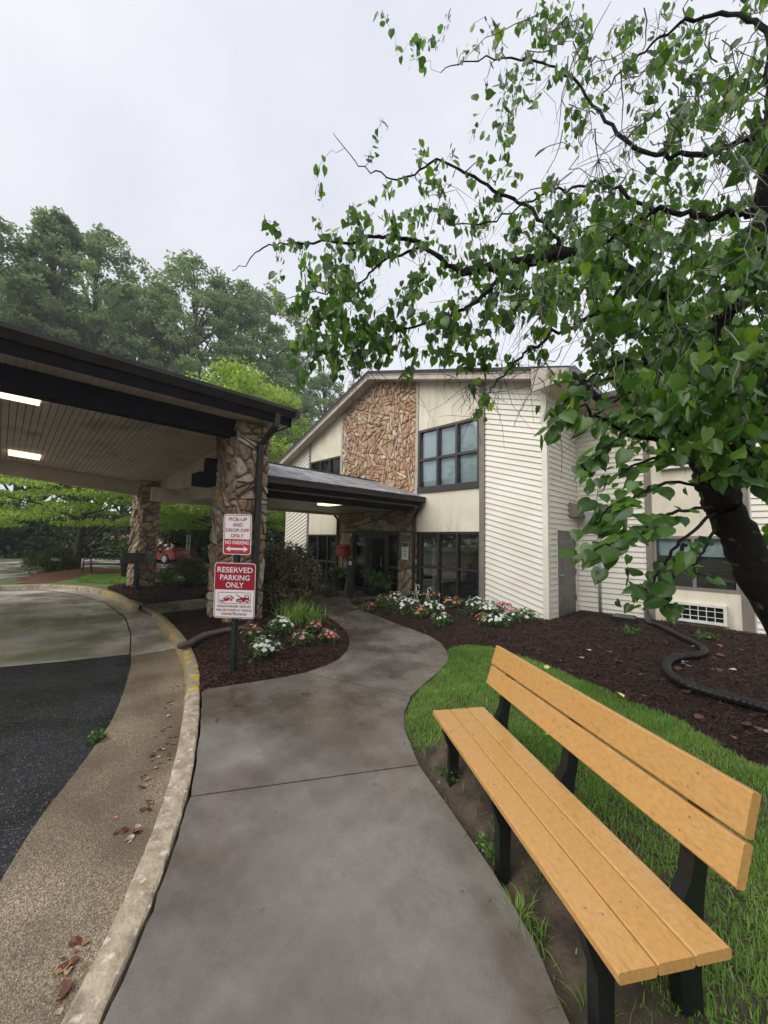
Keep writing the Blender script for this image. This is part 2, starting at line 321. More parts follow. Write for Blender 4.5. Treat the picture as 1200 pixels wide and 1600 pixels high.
T['grass'] = mat('grass_blades', (1, 1, 1), (0.7, 0.75, 0.7), rough=0.45, scale=2.5, tint=[(0.09, 0.18, 0.03), (0.17, 0.31, 0.05), (0.26, 0.43, 0.085), (0.4, 0.42, 0.17)], transl=((1.25, 1.45, 0.7), 0.4))
T['bark'] = mat('wet_bark', (0.013, 0.010, 0.009), (0.005, 0.004, 0.0035), rough=0.8, spec=0.2, scale=14, detail=8, bump=1.0, bscale=34, stain=((0.09, 0.11, 0.075), 12, 0.63, 0.75, (1, 1, 1)))
T['twig'] = mat('twigs', (1, 1, 1), (0.6, 0.6, 0.6), rough=0.7, scale=40, tint=[(0.018, 0.014, 0.012), (0.05, 0.042, 0.036), (0.2, 0.2, 0.165)])
T['redbud_leaf'] = mat('redbud_leaf', (1, 1, 1), (0.75, 0.8, 0.75), rough=0.24, scale=30, spec=0.5, tint=[(0.032, 0.075, 0.018), (0.07, 0.15, 0.028), (0.125, 0.235, 0.042), (0.23, 0.31, 0.065)], transl=((1.9, 2.1, 0.6), 0.5))
T['pod'] = mat('seed_pod', (0.085, 0.05, 0.042), (0.035, 0.022, 0.02), rough=0.6, scale=30)
T['maple'] = mat('pale_maple_leaf', (1, 1, 1), (0.8, 0.8, 0.75), rough=0.5, scale=1.0, tint=[(0.18, 0.27, 0.055), (0.28, 0.40, 0.085), (0.38, 0.51, 0.12), (0.47, 0.55, 0.17)], transl=((1.3, 1.35, 0.7), 0.55))
T['forest'] = mat('forest_leaf', (1, 1, 1), (0.75, 0.8, 0.8), rough=0.6, scale=0.3, tint=[(0.15, 0.205, 0.105), (0.24, 0.315, 0.16), (0.34, 0.42, 0.20)], transl=((1.25, 1.35, 0.9), 0.5))
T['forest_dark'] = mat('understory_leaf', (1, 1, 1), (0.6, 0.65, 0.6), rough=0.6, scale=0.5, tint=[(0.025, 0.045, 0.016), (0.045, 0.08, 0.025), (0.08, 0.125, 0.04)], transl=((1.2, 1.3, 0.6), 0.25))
T['trunk'] = mat('tree_trunk', (0.06, 0.05, 0.04), (0.03, 0.025, 0.02), rough=0.85, scale=6, bump=0.8, bscale=14)
T['loro'] = mat('purple_shrub_leaf', (1, 1, 1), (0.75, 0.75, 0.75), rough=0.5, scale=5, tint=[(0.035, 0.045, 0.02), (0.075, 0.085, 0.035), (0.12, 0.10, 0.05), (0.19, 0.10, 0.08)], transl=((1.2, 1.1, 0.8), 0.25))
T['shrub'] = mat('shrub_leaf', (1, 1, 1), (0.7, 0.75, 0.7), rough=0.5, scale=4, tint=[(0.03, 0.05, 0.015), (0.06, 0.09, 0.025), (0.11, 0.13, 0.04)], transl=((1.2, 1.3, 0.7), 0.25))
T['vinca_leaf'] = mat('bedding_leaf', (1, 1, 1), (0.75, 0.8, 0.75), rough=0.35, scale=12, tint=[(0.04, 0.1, 0.02), (0.075, 0.17, 0.03), (0.13, 0.26, 0.05)], transl=((1.3, 1.5, 0.7), 0.3))
T['white_petal'] = mat('white_petal', (0.86, 0.86, 0.84), (0.75, 0.76, 0.72), rough=0.6, transl=((0.9, 0.9, 0.9), 0.25))
T['pink_petal'] = mat('pink_petal', (0.78, 0.2, 0.27), (0.68, 0.12, 0.2), rough=0.6, transl=((0.9, 0.9, 0.9), 0.25))
T['blush_petal'] = mat('blush_petal', (0.82, 0.42, 0.45), (0.75, 0.3, 0.34), rough=0.6, transl=((0.9, 0.9, 0.9), 0.25))
T['coral_petal'] = mat('coral_petal', (0.7, 0.22, 0.16), (0.6, 0.15, 0.1), rough=0.6, transl=((0.9, 0.9, 0.9), 0.25))
T['sign_white'] = mat('sign_white', (0.8, 0.8, 0.8), (0.74, 0.74, 0.75), rough=0.35, scale=4)
T['sign_red'] = mat('sign_red', (0.36, 0.012, 0.03), (0.31, 0.01, 0.025), rough=0.35, scale=4)
T['sign_bright_red'] = mat('sign_bright_red', (0.5, 0.035, 0.05), (0.46, 0.03, 0.04), rough=0.35, scale=4)
T['post_green'] = mat('green_post', (0.02, 0.035, 0.026), (0.012, 0.022, 0.017), rough=0.4, scale=10)
T['red_box'] = mat('red_box', (0.3, 0.015, 0.02), rough=0.4)
T['car_red'] = mat('red_car_paint', (0.4, 0.012, 0.025), (0.37, 0.011, 0.022), rough=0.25, coat=1.0)
T['tyre'] = mat('tyre', (0.012, 0.012, 0.012), rough=0.8)
T['tail'] = mat('tail_lamp', (0.4, 0.02, 0.02), rough=0.2)
T['dark_glass'] = mat('dark_glass', (0.01, 0.012, 0.013), rough=0.05, spec=0.8)
T['terracotta_mulch'] = mat('red_mulch', (0.14, 0.05, 0.025), (0.07, 0.025, 0.014), rough=0.8, scale=18, detail=8, bump=1.0, bscale=30)
T['far_turf'] = mat('far_grass', (0.13, 0.17, 0.05), (0.07, 0.085, 0.035), rough=0.85, scale=1.4, detail=9, bump=0.5, bscale=18)
T['dry_leaf'] = mat('fallen_leaf', (1, 1, 1), (0.6, 0.6, 0.6), rough=0.5, scale=30, rand=[(0.14, 0.045, 0.03), (0.36, 0.2, 0.09), (0.46, 0.34, 0.2), (0.1, 0.035, 0.028), (0.52, 0.43, 0.31), (0.2, 0.09, 0.045)])
T['yellow_leaf'] = mat('yellow_leaf', (0.66, 0.6, 0.2), (0.55, 0.48, 0.14), rough=0.5, scale=30)
T['lamp'] = emit_mat('lamp_diffuser', (1.0, 0.79, 0.52), 0.9)
T['notice_green'] = mat('notice_green', (0.03, 0.16, 0.09), rough=0.5)
T['ink'] = mat('ink', (0.05, 0.05, 0.08), rough=0.6)
T['desk_white'] = mat('desk_white', (0.85, 0.84, 0.81), rough=0.5)
T['sofa'] = mat('sofa_fabric', (0.05, 0.05, 0.055), rough=0.8)
T['picture'] = mat('picture', (0.45, 0.38, 0.25), (0.2, 0.18, 0.12), rough=0.5, scale=12)
T['clear_plastic'] = glass_mat('clear_plastic', (0.85, 0.85, 0.85), 1.45)

# ================================================================== GROUND
def smooth(pts, k=6):
    pts = [np.array(p, float) for p in pts]; out = []
    for i in range(len(pts) - 1):
        p0 = pts[max(i - 1, 0)]; p1 = pts[i]; p2 = pts[i + 1]; p3 = pts[min(i + 2, len(pts) - 1)]
        for j in range(k):
            t = j / k
            out.append(0.5 * ((2 * p1) + (-p0 + p2) * t + (2 * p0 - 5 * p1 + 4 * p2 - p3) * t * t + (-p0 + 3 * p1 - 3 * p2 + p3) * t ** 3))
    out.append(pts[-1]); return out
def offs(line, d):
    out = []
    for i, p in enumerate(line):
        t = np.array(line[min(i + 1, len(line) - 1)]) - np.array(line[max(i - 1, 0)]); t = t / np.linalg.norm(t)
        out.append((p[0] + t[1] * d, p[1] - t[0] * d))
    return out
def sweep(line, prof, jit=0.0, side=1):
    """prof: (offset to the right of travel, z)"""
    b = MB(); n = len(prof); vs = []
    for i, p in enumerate(line):
        t = np.array(line[min(i + 1, len(line) - 1)]) - np.array(line[max(i - 1, 0)]); t = t / np.linalg.norm(t); nn = np.array([t[1], -t[0]]) * side
        for o, z in prof: vs.append((p[0] + nn[0] * (o + random.uniform(-jit, jit)), p[1] + nn[1] * (o + random.uniform(-jit, jit)), z + (random.uniform(-jit, jit) * 0.6 if z > -0.1 else 0)))
    fs = []
    for i in range(len(line) - 1):
        for j in range(n - 1):
            q = (i * n + j, i * n + j + 1, (i + 1) * n + j + 1, (i + 1) * n + j); fs.append(q if side < 0 else q[::-1])
    fs.append(tuple(range(n))); fs.append(tuple((len(line) - 1) * n + j for j in range(n)))
    return b.add(vs, fs)
def resample(line, step):
    line = [np.array(p, float) for p in line]; out = [line[0]]
    for a, b in zip(line, line[1:]):
        k = max(1, int(np.linalg.norm(b - a) / step))
        for j in range(1, k + 1): out.append(a + (b - a) * j / k)
    return out
def poly_sd(poly, X, Y):
    """signed distance (positive inside) of points to a polygon"""
    poly = np.array(poly, float); ins = np.zeros(X.shape, bool); D = np.full(X.shape, 1e9)
    for i in range(len(poly)):
        a = poly[i]; b = poly[(i + 1) % len(poly)]
        c = ((a[1] > Y) != (b[1] > Y)) & (X < (b[0] - a[0]) * (Y - a[1]) / (b[1] - a[1] + 1e-12) + a[0]); ins ^= c
        e = b - a; t = np.clip(((X - a[0]) * e[0] + (Y - a[1]) * e[1]) / (e @ e + 1e-12), 0, 1)
        D = np.minimum(D, np.hypot(X - a[0] - t * e[0], Y - a[1] - t * e[1]))
    return np.where(ins, D, -D)
def line_d(line, X, Y):
    D = np.full(X.shape, 1e9); line = np.array(line, float)
    for a, b in zip(line, line[1:]):
        e = b - a; t = np.clip(((X - a[0]) * e[0] + (Y - a[1]) * e[1]) / (e @ e + 1e-12), 0, 1)
        D = np.minimum(D, np.hypot(X - a[0] - t * e[0], Y - a[1] - t * e[1]))
    return D
def wav(X, Y, s=1.0):
    return 0.5 * np.sin(2.3 * X / s + 1.1 * np.sin(1.7 * Y / s)) + 0.5 * np.sin(2.9 * Y / s + 1.3 * np.sin(1.3 * X / s + 0.7)) + 0.35 * np.sin(7.1 * X / s - 4.3 * Y / s) + 0.25 * np.sin(11.3 * Y / s + 5.7 * X / s)
def hfield(name, poly, cell, zf, margin=0.15):
    poly = np.array(poly); x0, y0 = poly.min(0) - margin - cell; x1, y1 = poly.max(0) + margin + cell
    xs = np.arange(x0, x1, cell); ys = np.arange(y0, y1, cell); X, Y = np.meshgrid(xs, ys); sd = poly_sd(poly, X, Y)
    Z = zf(X, Y, sd); ok = sd > -margin; nx = len(xs); idx = np.arange(X.size).reshape(X.shape)
    q = ok[:-1, :-1] & ok[1:, :-1] & ok[:-1, 1:] & ok[1:, 1:]
    F = np.stack([idx[:-1, :-1][q], idx[:-1, 1:][q], idx[1:, 1:][q], idx[1:, :-1][q]], 1)
    used = np.unique(F); rm = np.full(X.size, -1); rm[used] = np.arange(len(used))
    V = np.stack([X.ravel(), Y.ravel(), Z.ravel()], 1)[used]
    return fast_mesh(name, V, rm[F], smooth=True)

kerbK = smooth([(1.3, -1.75), (-0.4, -0.66), (-1.3, -0.07), (-1.94, 0.38), (-2.18, 0.53), (-2.5, 0.71), (-2.93, 0.92), (-3.62, 1.21), (-4.47, 1.52), (-5.22, 1.77), (-5.98, 1.96), (-6.87, 2.13), (-7.83, 2.27), (-8.8, 2.38), (-9.35, 2.4)], 5)
kerbK = resample(kerbK, 0.07)
iy = next(i for i, p in enumerate(kerbK) if p[0] < -4.45)
KP = [(-0.022, -0.16), (-0.006, -0.028), (0.0, -0.008), (0.010, 0.002), (0.065, 0.005), (0.118, 0.003), (0.129, -0.006), (0.131, -0.16)]
obj('kerb', sweep(kerbK[:iy + 1], KP, 0.005), T['kerb'], kind='structure')
obj('yellow_kerb', sweep(kerbK[iy:], KP, 0.008), T['kerb_yellow'], kind='structure', smooth=True)
kerbS = offs(kerbK, 0.138); kerbS = [(p[0] + random.uniform(-.004, .012) * .5, p[1] + random.uniform(.004, .016)) for p in kerbS]
FK = smooth([(-10.75, 2.33), (-11.77, 2.37), (-13.78, 2.35), (-15.59, 1.97), (-16.73, 1.27), (-17.35, 0.08), (-17.7, -2), (-17.6, -6), (-17, -12)], 6)
FK = resample(FK, 0.15); jy = next(i for i, p in enumerate(FK) if p[0] < -14.3)
obj('yellow_kerb', sweep(FK[:jy + 1], KP, 0.008), T['kerb_yellow'], kind='structure', smooth=True)
obj('kerb', sweep(FK[jy:], KP, 0.006), T['kerb'], kind='structure', smooth=True)

obj('ground', MB().sheet([(-130, -130), (130, -130), (130, 130), (-130, 130)], -0.2), T['far_turf'], kind='structure')
obj('driveway_asphalt', MB().sheet([(14, -16), (6, -1.2), (-3, 1.3), (-8, 2.6), (-18.3, 2.6), (-18.3, -16)], -0.142), T['asphalt'], kind='structure')
gutL = smooth([(1.5, -2.6), (-0.9, -1.05), (-2.52, 0.0), (-2.86, 0.12), (-3.3, 0.29), (-3.88, 0.58), (-4.7, 0.93), (-6.13, 1.35), (-6.88, 1.51)], 4)
ka = [p for p in kerbK if p[0] > -6.74]
obj('gutter_apron', MB().sheet([tuple(p) for p in gutL] + [(-6.74, 2.14)] + [tuple(p) for p in ka[::-1]], -0.132), T['aggregate'], kind='structure')
obj('driveway_pad', MB().sheet([(-7.9, -2.2), (-7.33, 0.11), (-7.1, 0.75), (-6.9, 1.495), (-8.3, 1.79), (-10.0, 2.03), (-12.5, 2.07), (-14.96, 1.67), (-16.7, 0.97), (-17.1, 0.0), (-17.3, -2.2)], -0.134), T['pad'], kind='structure')
pan = [(-6.76, 1.485), (-8.31, 1.81), (-10.02, 2.055), (-12.51, 2.09), (-14.97, 1.69), (-16.75, 0.99), (-17.3, 0), (-17.5, -2), (-17.4, -6), (-17.9, -6), (-17.9, 0.2), (-16.8, 1.5), (-15.7, 2.1), (-13.8, 2.5), (-10.9, 2.55), (-9.3, 2.55), (-7.83, 2.33), (-6.76, 2.15)]
obj('gutter_pan', MB().sheet(pan, -0.128), T['pad'], kind='structure')

# sidewalk: slabs with open joints
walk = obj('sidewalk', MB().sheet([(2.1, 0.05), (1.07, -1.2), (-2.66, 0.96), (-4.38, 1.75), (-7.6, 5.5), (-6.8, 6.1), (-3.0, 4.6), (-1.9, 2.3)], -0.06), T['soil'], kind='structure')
sl_left = lambda a, b: [tuple(p) for p in kerbS if b <= p[0] <= a]
slabs = [
    [(2.1, 0.05), (-0.52, 1.48), (-0.77, 1.70), (-1.04, 1.87), (-1.48, 2.10), (-1.78, 2.25), (-1.885, 2.305)] + [(-2.66, 0.966)] + sl_left(1.2, -2.63)[::-1],
    [(-1.895, 2.315), (-1.96, 2.36), (-2.32, 2.63), (-2.55, 2.88), (-2.65, 3.05), (-2.755, 3.21), (-4.13, 2.77), (-4.17, 2.5), (-4.25, 2.2), (-4.34, 1.9), (-4.40, 1.70)] + sl_left(-2.70, -4.38)[::-1] + [(-2.672, 0.975)],
    [(-2.765, 3.225), (-2.82, 3.4), (-2.88, 3.57), (-3.0, 3.97), (-3.12, 4.33), (-3.27, 4.63), (-3.49, 4.9), (-3.85, 5.24), (-4.29, 5.48), (-5.31, 5.74), (-6.745, 6.175), (-7.79, 5.555), (-6.67, 5.08), (-6.1, 4.86), (-5.54, 4.6), (-5.15, 4.35), (-4.82, 4.09), (-4.5, 3.77), (-4.27, 3.44), (-4.17, 3.15), (-4.13, 2.79)],
    [(-6.76, 6.19), (-8.08, 6.79), (-8.05, 7.4), (-8.05, 8.6), (-11.0, 8.6), (-10.95, 5.55), (-8.9, 5.55), (-8.4, 5.83), (-7.8, 5.57)],
    [(-10.95, 5.53), (-10.9, 4.0), (-10.75, 2.5), (-9.35, 2.5), (-9.3, 4.0), (-9.2, 5.53)],
]
for s in slabs:
    s = ccw(s); cx = sum(p[0] for p in s) / len(s)
    obj('slab', MB().prism(s, frame((0, 0, 0), (1, 0, 0), (0, 1, 0)), -0.10, random.uniform(-0.001, 0.001)), T['concrete'], walk)
WALKR = [(2.1, 0.05), (-0.52, 1.48), (-0.77, 1.70), (-1.04, 1.87), (-1.48, 2.10), (-1.78, 2.25), (-1.96, 2.36), (-2.32, 2.63), (-2.55, 2.88), (-2.65, 3.05), (-2.88, 3.57), (-3.12, 4.33), (-3.27, 4.63), (-3.49, 4.9)]

# terrain beyond the driveway
FKo = [tuple(p) for p in offs(FK, 0.16)]
island = [(-10.96, 2.6)] + FKo + [(-17, -90), (-125, -90), (-125, 125), (-10.97, 125)]
obj('far_lawn', MB().sheet(island, -0.015), T['far_turf'], kind='structure')
r1 = [gp(-420, 925), gp(-100, 912), gp(60, 899), gp(200, 890), gp(330, 884), gp(420, 880), gp(520, 877)]
r2 = [gp(520, 864.5), gp(330, 867), gp(200, 870), gp(60, 876), gp(-100, 882), gp(-420, 890)]
obj('access_road', MB().sheet([(p[0], p[1]) for p in r1 + r2], -0.006), T['pad'], kind='structure')
rm = [gp(-420, 912.5), gp(-100, 904), gp(0, 899), gp(45, 895.5)]; rm2 = [gp(45, 894.6), gp(0, 897.8), gp(-100, 902.3), gp(-420, 910)]
obj('road_line', MB().sheet([(p[0], p[1]) for p in rm + rm2], 0.0), T['sign_white'], kind='structure')
redm = [gp(x, y) for x, y in ((25, 905), (60, 893), (110, 888), (150, 886), (190, 889), (200, 895), (150, 897), (120, 902), (80, 910), (40, 912))]
RM = [(p[0], p[1]) for p in redm]
obj('red_mulch_bed', hfield('red_mulch_bed', RM, 0.2, lambda X, Y, s: np.clip(s, -0.3, 1.2) * 0.1 - 0.01 + 0.02 * wav(X, Y, 0.5), 0.2), T['terracotta_mulch'], kind='structure')

# mulch beds
def bedz(X, Y, s, h=0.09, w=0.7):
    return -0.035 + (h + 0.035) * np.clip((s + 0.03) / w, 0, 1) ** 0.55 + 0.012 * wav(X, Y, 0.35) * np.clip(s / 0.3, 0, 1) - 0.06 * (s < -0.06)
BED1 = [(-4.40, 1.66)] + [tuple(p) for p in kerbS if -9.3 < p[0] < -4.4] + [(-9.33, 2.6), (-9.28, 4.0), (-9.18, 5.55), (-8.9, 5.57), (-8.4, 5.85), (-7.8, 5.56), (-6.67, 5.08), (-6.1, 4.86), (-5.54, 4.6), (-5.15, 4.35), (-4.82, 4.09), (-4.5, 3.77), (-4.27, 3.44), (-4.17, 3.15), (-4.13, 2.79), (-4.17, 2.5), (-4.25, 2.2), (-4.34, 1.9)]
LAWNB = [(-3.49, 4.9), (-3.60, 5.1), (-3.50, 5.5), (-3.2, 5.67), (-2.82, 5.67), (-1.95, 5.35), (-1.08, 4.92), (-0.62, 4.72), (-0.36, 4.49), (-0.16, 4.3), (0.05, 4.18), (1.2, 3.55), (4.0, 2.4)]
BED3 = [(-3.49, 4.9), (-3.85, 5.24), (-4.29, 5.48), (-5.31, 5.74), (-6.76, 6.19), (-8.05, 6.78), (-8.03, 8.6), (-7.2, 8.66), (-3.44, 8.66), (-3.44, 10.62), (8, 10.62), (8, 1.0)] + LAWNB[::-1][:-1]
BED2 = [(-11.0, 2.62), (-12.0, 2.55), (-13.8, 2.53), (-14.6, 2.45), (-15.3, 2.6), (-15.6, 3.4), (-14.8, 4.6), (-13.9, 5.5), (-12.2, 6.2), (-11.0, 6.3)]
LAWN = WALKR + LAWNB[1:] + [(4.0, -1.0)]
b1z = lambda X, Y, s: bedz(X, Y, s, 0.10, 0.9)
b3z = lambda X, Y, s: bedz(X, Y, s, 0.07, 0.8)
obj('mulch_bed', hfield('mulch_bed', BED1, 0.05, b1z), T['mulch_base'], kind='structure')
obj('mulch_bed', hfield('mulch_bed', BED3, 0.07, b3z), T['mulch_base'], kind='structure')
obj('mulch_bed', hfield('mulch_bed', BED2, 0.12, lambda X, Y, s: bedz(X, Y, s, 0.16, 1.2)), T['mulch_base'], kind='structure')
EDGE = [(0.4, 1.0), (-0.52, 1.50), (-1.04, 1.89), (-1.48, 2.12), (-1.9, 2.33)]
def lawnz(X, Y, s):
    d = line_d(EDGE, X, Y)
    return -0.03 + 0.045 * np.clip(s / 0.35, 0, 1) - 0.05 * np.exp(-(d / 0.28) ** 2) * np.clip(s / 0.05, 0, 1) + 0.008 * wav(X, Y, 0.3) - 0.05 * (s < -0.05) + (0.13 * np.exp(-((X + 1.62) ** 2 + (Y - 2.72) ** 2) / 0.42 ** 2) + 0.05 * np.exp(-line_d([(-1.6, 2.45), (-.3, 1.6)], X, Y) ** 2 / 0.3 ** 2)) * np.clip(s / 0.25, 0, 1)
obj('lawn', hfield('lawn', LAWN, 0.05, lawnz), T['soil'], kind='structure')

def scatter(poly, n, dens=None):
    poly = np.array(poly); lo = poly.min(0); hi = poly.max(0); X = rng.uniform(lo[0], hi[0], n * 6); Y = rng.uniform(lo[1], hi[1], n * 6)
    s = poly_sd(poly, X, Y); k = s > 0.0
    if dens is not None: k &= rng.random(len(X)) < dens(X, Y, s)
    X, Y, s = X[k][:n], Y[k][:n], s[k][:n]; return X, Y, s
def vis(X, Y, far):      # keep what the camera side can plausibly see, thinner with distance
    d = np.hypot(X, Y); return np.clip((2.6 / np.maximum(d, 1.5)) ** 1.2, 0.06, 1) * (d < far)
def chips(X, Y, Z, L0, L1):
    n = len(X); a = rng.uniform(0, 6.283, n); p = rng.normal(0, 0.28, n); L = rng.uniform(L0, L1, n) ** 1; W = rng.uniform(0.08, 0.26, n) * L
    L = L * (1 + 0.9 * (rng.random(n) < 0.15))
    d = np.stack([np.cos(a) * np.cos(p), np.sin(a) * np.cos(p), np.sin(p)], 1); r = rng.normal(0, 0.35, n)
    w = np.stack([-np.sin(a) * np.cos(r), np.cos(a) * np.cos(r), np.sin(r)], 1); c = np.stack([X, Y, Z], 1)
    A = c - d * L[:, None] / 2; B = c + d * L[:, None] / 2; W = W[:, None] / 2; up = np.array([0, 0, 1]) * rng.uniform(0, 0.25, n)[:, None] * L[:, None]
    M0 = c + up - w * W; M1 = c + up + w * W
    V = np.stack([A - w * W * .6, A + w * W * .7, M1, M0, B + w * W * .5, B - w * W * .8], 1).reshape(-1, 3); i = np.arange(n)[:, None] * 6
    F = np.concatenate([i + np.array([[0, 3, 2, 1]]), i + np.array([[3, 5, 4, 2]])], 0)
    return fast_mesh('chips', V, F, np.repeat(np.clip(rng.normal(0.4, 0.24, n), 0, 1), 6))
X, Y, s = scatter(BED1, 26000, lambda X, Y, s: vis(X, Y, 11) * 1.6)
obj('mulch_chips', chips(X, Y, b1z(X, Y, s) + 0.006, 0.025, 0.075), T['mulch'], kind='stuff', label='dark brown shredded mulch covering the bed round the stone pillar', cat='mulch')
X, Y, s = scatter(BED3, 48000, lambda X, Y, s: vis(X, Y, 15) * 1.8 * ((X - Y) < 0.5))
obj('mulch_chips', chips(X, Y, b3z(X, Y, s) + 0.006, 0.03, 0.085), T['mulch'], kind='stuff', label='dark brown shredded mulch along the cream building wall', cat='mulch')
X, Y, s = scatter(BED2, 3500)
obj('mulch_chips', chips(X, Y, bedz(X, Y, s, 0.16, 1.2) + 0.01, 0.05, 0.14), T['mulch'], kind='stuff', label='dark mulch bed round the far stone pillar', cat='mulch')

def blades(X, Y, Z, H, lean=0.5, width=0.004, seg=2, name='blades', bias=0.45, az=None):
    n = len(X); a = rng.uniform(0, 6.283, n) if az is None else az; l = np.abs(rng.normal(0, lean, n)); H = H * rng.uniform(0.55, 1.2, n)
    dx, dy = np.cos(a), np.sin(a); sx, sy = -dy, dx; w = width * rng.uniform(0.7, 1.3, n); V = []
    for k in range(seg + 1):
        t = k / seg; h = H * t * (1 - 0.25 * l * t); o = H * l * t * t; ww = w * (1 - t ** 1.6) if k < seg else 0 * w
        cx, cy, cz = X + dx * o, Y + dy * o, Z + h - 0.35 * H * (l * t * t) ** 2
        if k < seg: V += [np.stack([cx - sx * ww, cy - sy * ww, cz], 1), np.stack([cx + sx * ww, cy + sy * ww, cz], 1)]
        else: V += [np.stack([cx, cy, cz], 1)]
    V = np.stack(V, 1); m = V.shape[1]; V = V.reshape(-1, 3); i = np.arange(n)[:, None] * m; F = []
    for k in range(seg - 1):
        b = 2 * k; F += [i + np.array([[b, b + 1, b + 3]]), i + np.array([[b, b + 3, b + 2]])]
    b = 2 * (seg - 1); F += [i + np.array([[b, b + 1, b + 2]])]
    return fast_mesh(name, V, np.concatenate(F, 0), np.repeat(np.clip(rng.normal(0, 0.22, n) + bias, 0, 1), m))
def gdens(X, Y, s):
    d = line_d(EDGE, X, Y); e = np.clip((d - 0.20 - 0.08 * wav(X, Y, 0.25)) / 0.22, 0.02, 1); pat = np.clip(0.75 + 0.35 * wav(X, Y, 0.6), 0.25, 1)
    return e * pat * (np.hypot(X, Y) < 8) * np.where(X + 0.3 * Y > 2.2, 0.1, 1)
X, Y, s = scatter(LAWN, 130000, gdens)
obj('grass', blades(X, Y, lawnz(X, Y, s), 0.046 * np.clip(1 + .35 * wav(X, Y, .45) + .25 * rng.normal(0, 1, len(X)), .45, 1.9), 0.75, 0.003, bias=np.clip(.45 + .16 * wav(X + 3, Y, .8), .1, .9)), T['grass'], kind='stuff', label='short green lawn behind the wooden-look bench', cat='grass')
IL = [gp(x, y) for x, y in ((118, 905), (140, 899), (200, 896), (205, 906), (195, 912), (160, 912), (125, 910))]; IL = [(p[0], p[1]) for p in IL]
X, Y, s = scatter(IL, 6000)
obj('grass', blades(X, Y, X * 0 - 0.01, 0.09, 0.5, 0.01), T['grass'], kind='stuff', label='patch of green grass between the red mulch and the far pillar', cat='grass')

# ================================================================== BUILDING
YF, XC, YW = 8.62, -3.44, 10.57
FF = frame((0, YF, 0), (1, 0, 0), (0, 0, 1))          # facade, depth grows towards the camera
FR = frame((XC, 0, 0), (0, 1, 0), (0, 0, 1))          # return wall
FWG = frame((0, YW, 0), (1, 0, 0), (0, 0, 1))         # side wing
APX = (-9.08, 7.26); SR = 0.293; SLf = 0.40
def rz(x): return APX[1] - (x - APX[0]) * SR if x > APX[0] else APX[1] - (APX[0] - x) * SLf
bld = thing('gabled_building', 'two-storey cream building with stone-faced gable and lap siding behind the walkway', 'building', (-9, YF, 0))
bld.location = (0, 0, 0)
ZT = lambda x: rz(x) - 0.20            # wall top under the roof

def siding(parent, F, poly, slope, step, name='siding_board', d0=0.0):
    """lap boards parallel to `slope`, clipped to a convex polygon"""
    poly = ccw(poly); l = math.hypot(1, slope); n = (-slope / l, 1 / l)
    vals = [n[0] * p[0] + n[1] * p[1] for p in poly]; c = min(vals) - random.uniform(0, 0.3) * step
    while c < max(vals):
        q = clip(clip(poly, (-n[0], -n[1]), -c), n, c + step - 0.001)
        q = [p for i, p in enumerate(q) if math.hypot(p[0] - q[i - 1][0], p[1] - q[i - 1][1]) > 1e-4]
        if len(q) >= 3 and area(q) > 1e-4:
            k = len(q); dep = [d0 + 0.004 + 0.030 * (1 - (n[0] * p[0] + n[1] * p[1] - c) / step) for p in q]
            vs = [fp(F, a, b, d) for (a, b), d in zip(q, dep)] + [fp(F, a, b, d0) for a, b in q]
            fs = [tuple(range(k))] + [(i, k + i, k + (i + 1) % k, (i + 1) % k) for i in range(k)]
            obj(name, MB().add(vs, fs), T['siding'], parent)
        c += step

# wall cores
def wallbox(poly, F, mat, name='wall', d0=-0.2, d1=0.0, parent=bld): return obj(name, MB().prism(poly, F, d0, d1), mat, parent)
xl, xa, xb, xs0, xs1, xd, xe, xf, xr = -14.55, -12.92, -12.82, -10.88, -7.2, -7.2, -5.13, -4.98, XC
left_sid = wallbox([(xl, -0.1), (xa, -0.1), (xa, ZT(xa)), (xl, ZT(xl))], FF, T['cream_trim'], 'siding_panel')
siding(left_sid, FF, [(xl + .06, 0.0), (xa, 0.0), (xa, ZT(xa)), (xl + .06, ZT(xl + .06))], SLf, 0.135)
right_sid = wallbox([(xf, -0.1), (xr, -0.1), (xr, ZT(xr)), (xf, ZT(xf))], FF, T['cream_trim'], 'siding_panel')
siding(right_sid, FF, [(xf, 0.02), (xr - .1, 0.02), (xr - .1, ZT(xr)), (xf, ZT(xf))], -SR, 0.13)
obj('corner_trim', MB().box(xr - .1, xr + .028, YF - .028, YF + .1, -.05, ZT(xr) - .02), T['cream_trim'], bld)
obj('corner_trim', MB().box(xl - .02, xl + .06, YF - .028, YF + .1, -.05, ZT(xl) - .02), T['cream_trim'], bld)
for a, b in ((xa, xb), (-10.88, -10.78), (-7.3, -7.2)):
    obj('trim_board', MB().prism([(a, -.05 if a != -7.3 else 1.95), (b, -.05 if a != -7.3 else 1.95), (b, ZT(b)), (a, ZT(a))], FF, -.1, 0.05), T['taupe' if a == xa else 'fascia'], bld)
obj('trim_board', MB().prism([(xe, -.05), (xf, -.05), (xf, ZT(xf)), (xe, ZT(xe))], FF, -.1, 0.06), T['taupe'], bld)
for (a, b, zb, zt) in ((xb, -10.88, 1.87, 3.05), (xd, xe, 1.95, 3.08)):
    wallbox([(a, zb), (b, zb), (b, zt), (a, zt)], FF, T['stucco'], 'stucco_panel', -.2, 0.02)
wallbox([(xb, 4.76), (-10.88, 4.76), (-10.88, ZT(-10.88)), (xb, ZT(xb))], FF, T['stucco'], 'stucco_panel', -.2, 0.02)
wallbox([(xd, 4.96), (xe, 4.96), (xe, ZT(xe)), (xd, ZT(xd))], FF, T['stucco'], 'stucco_panel', -.2, 0.02)

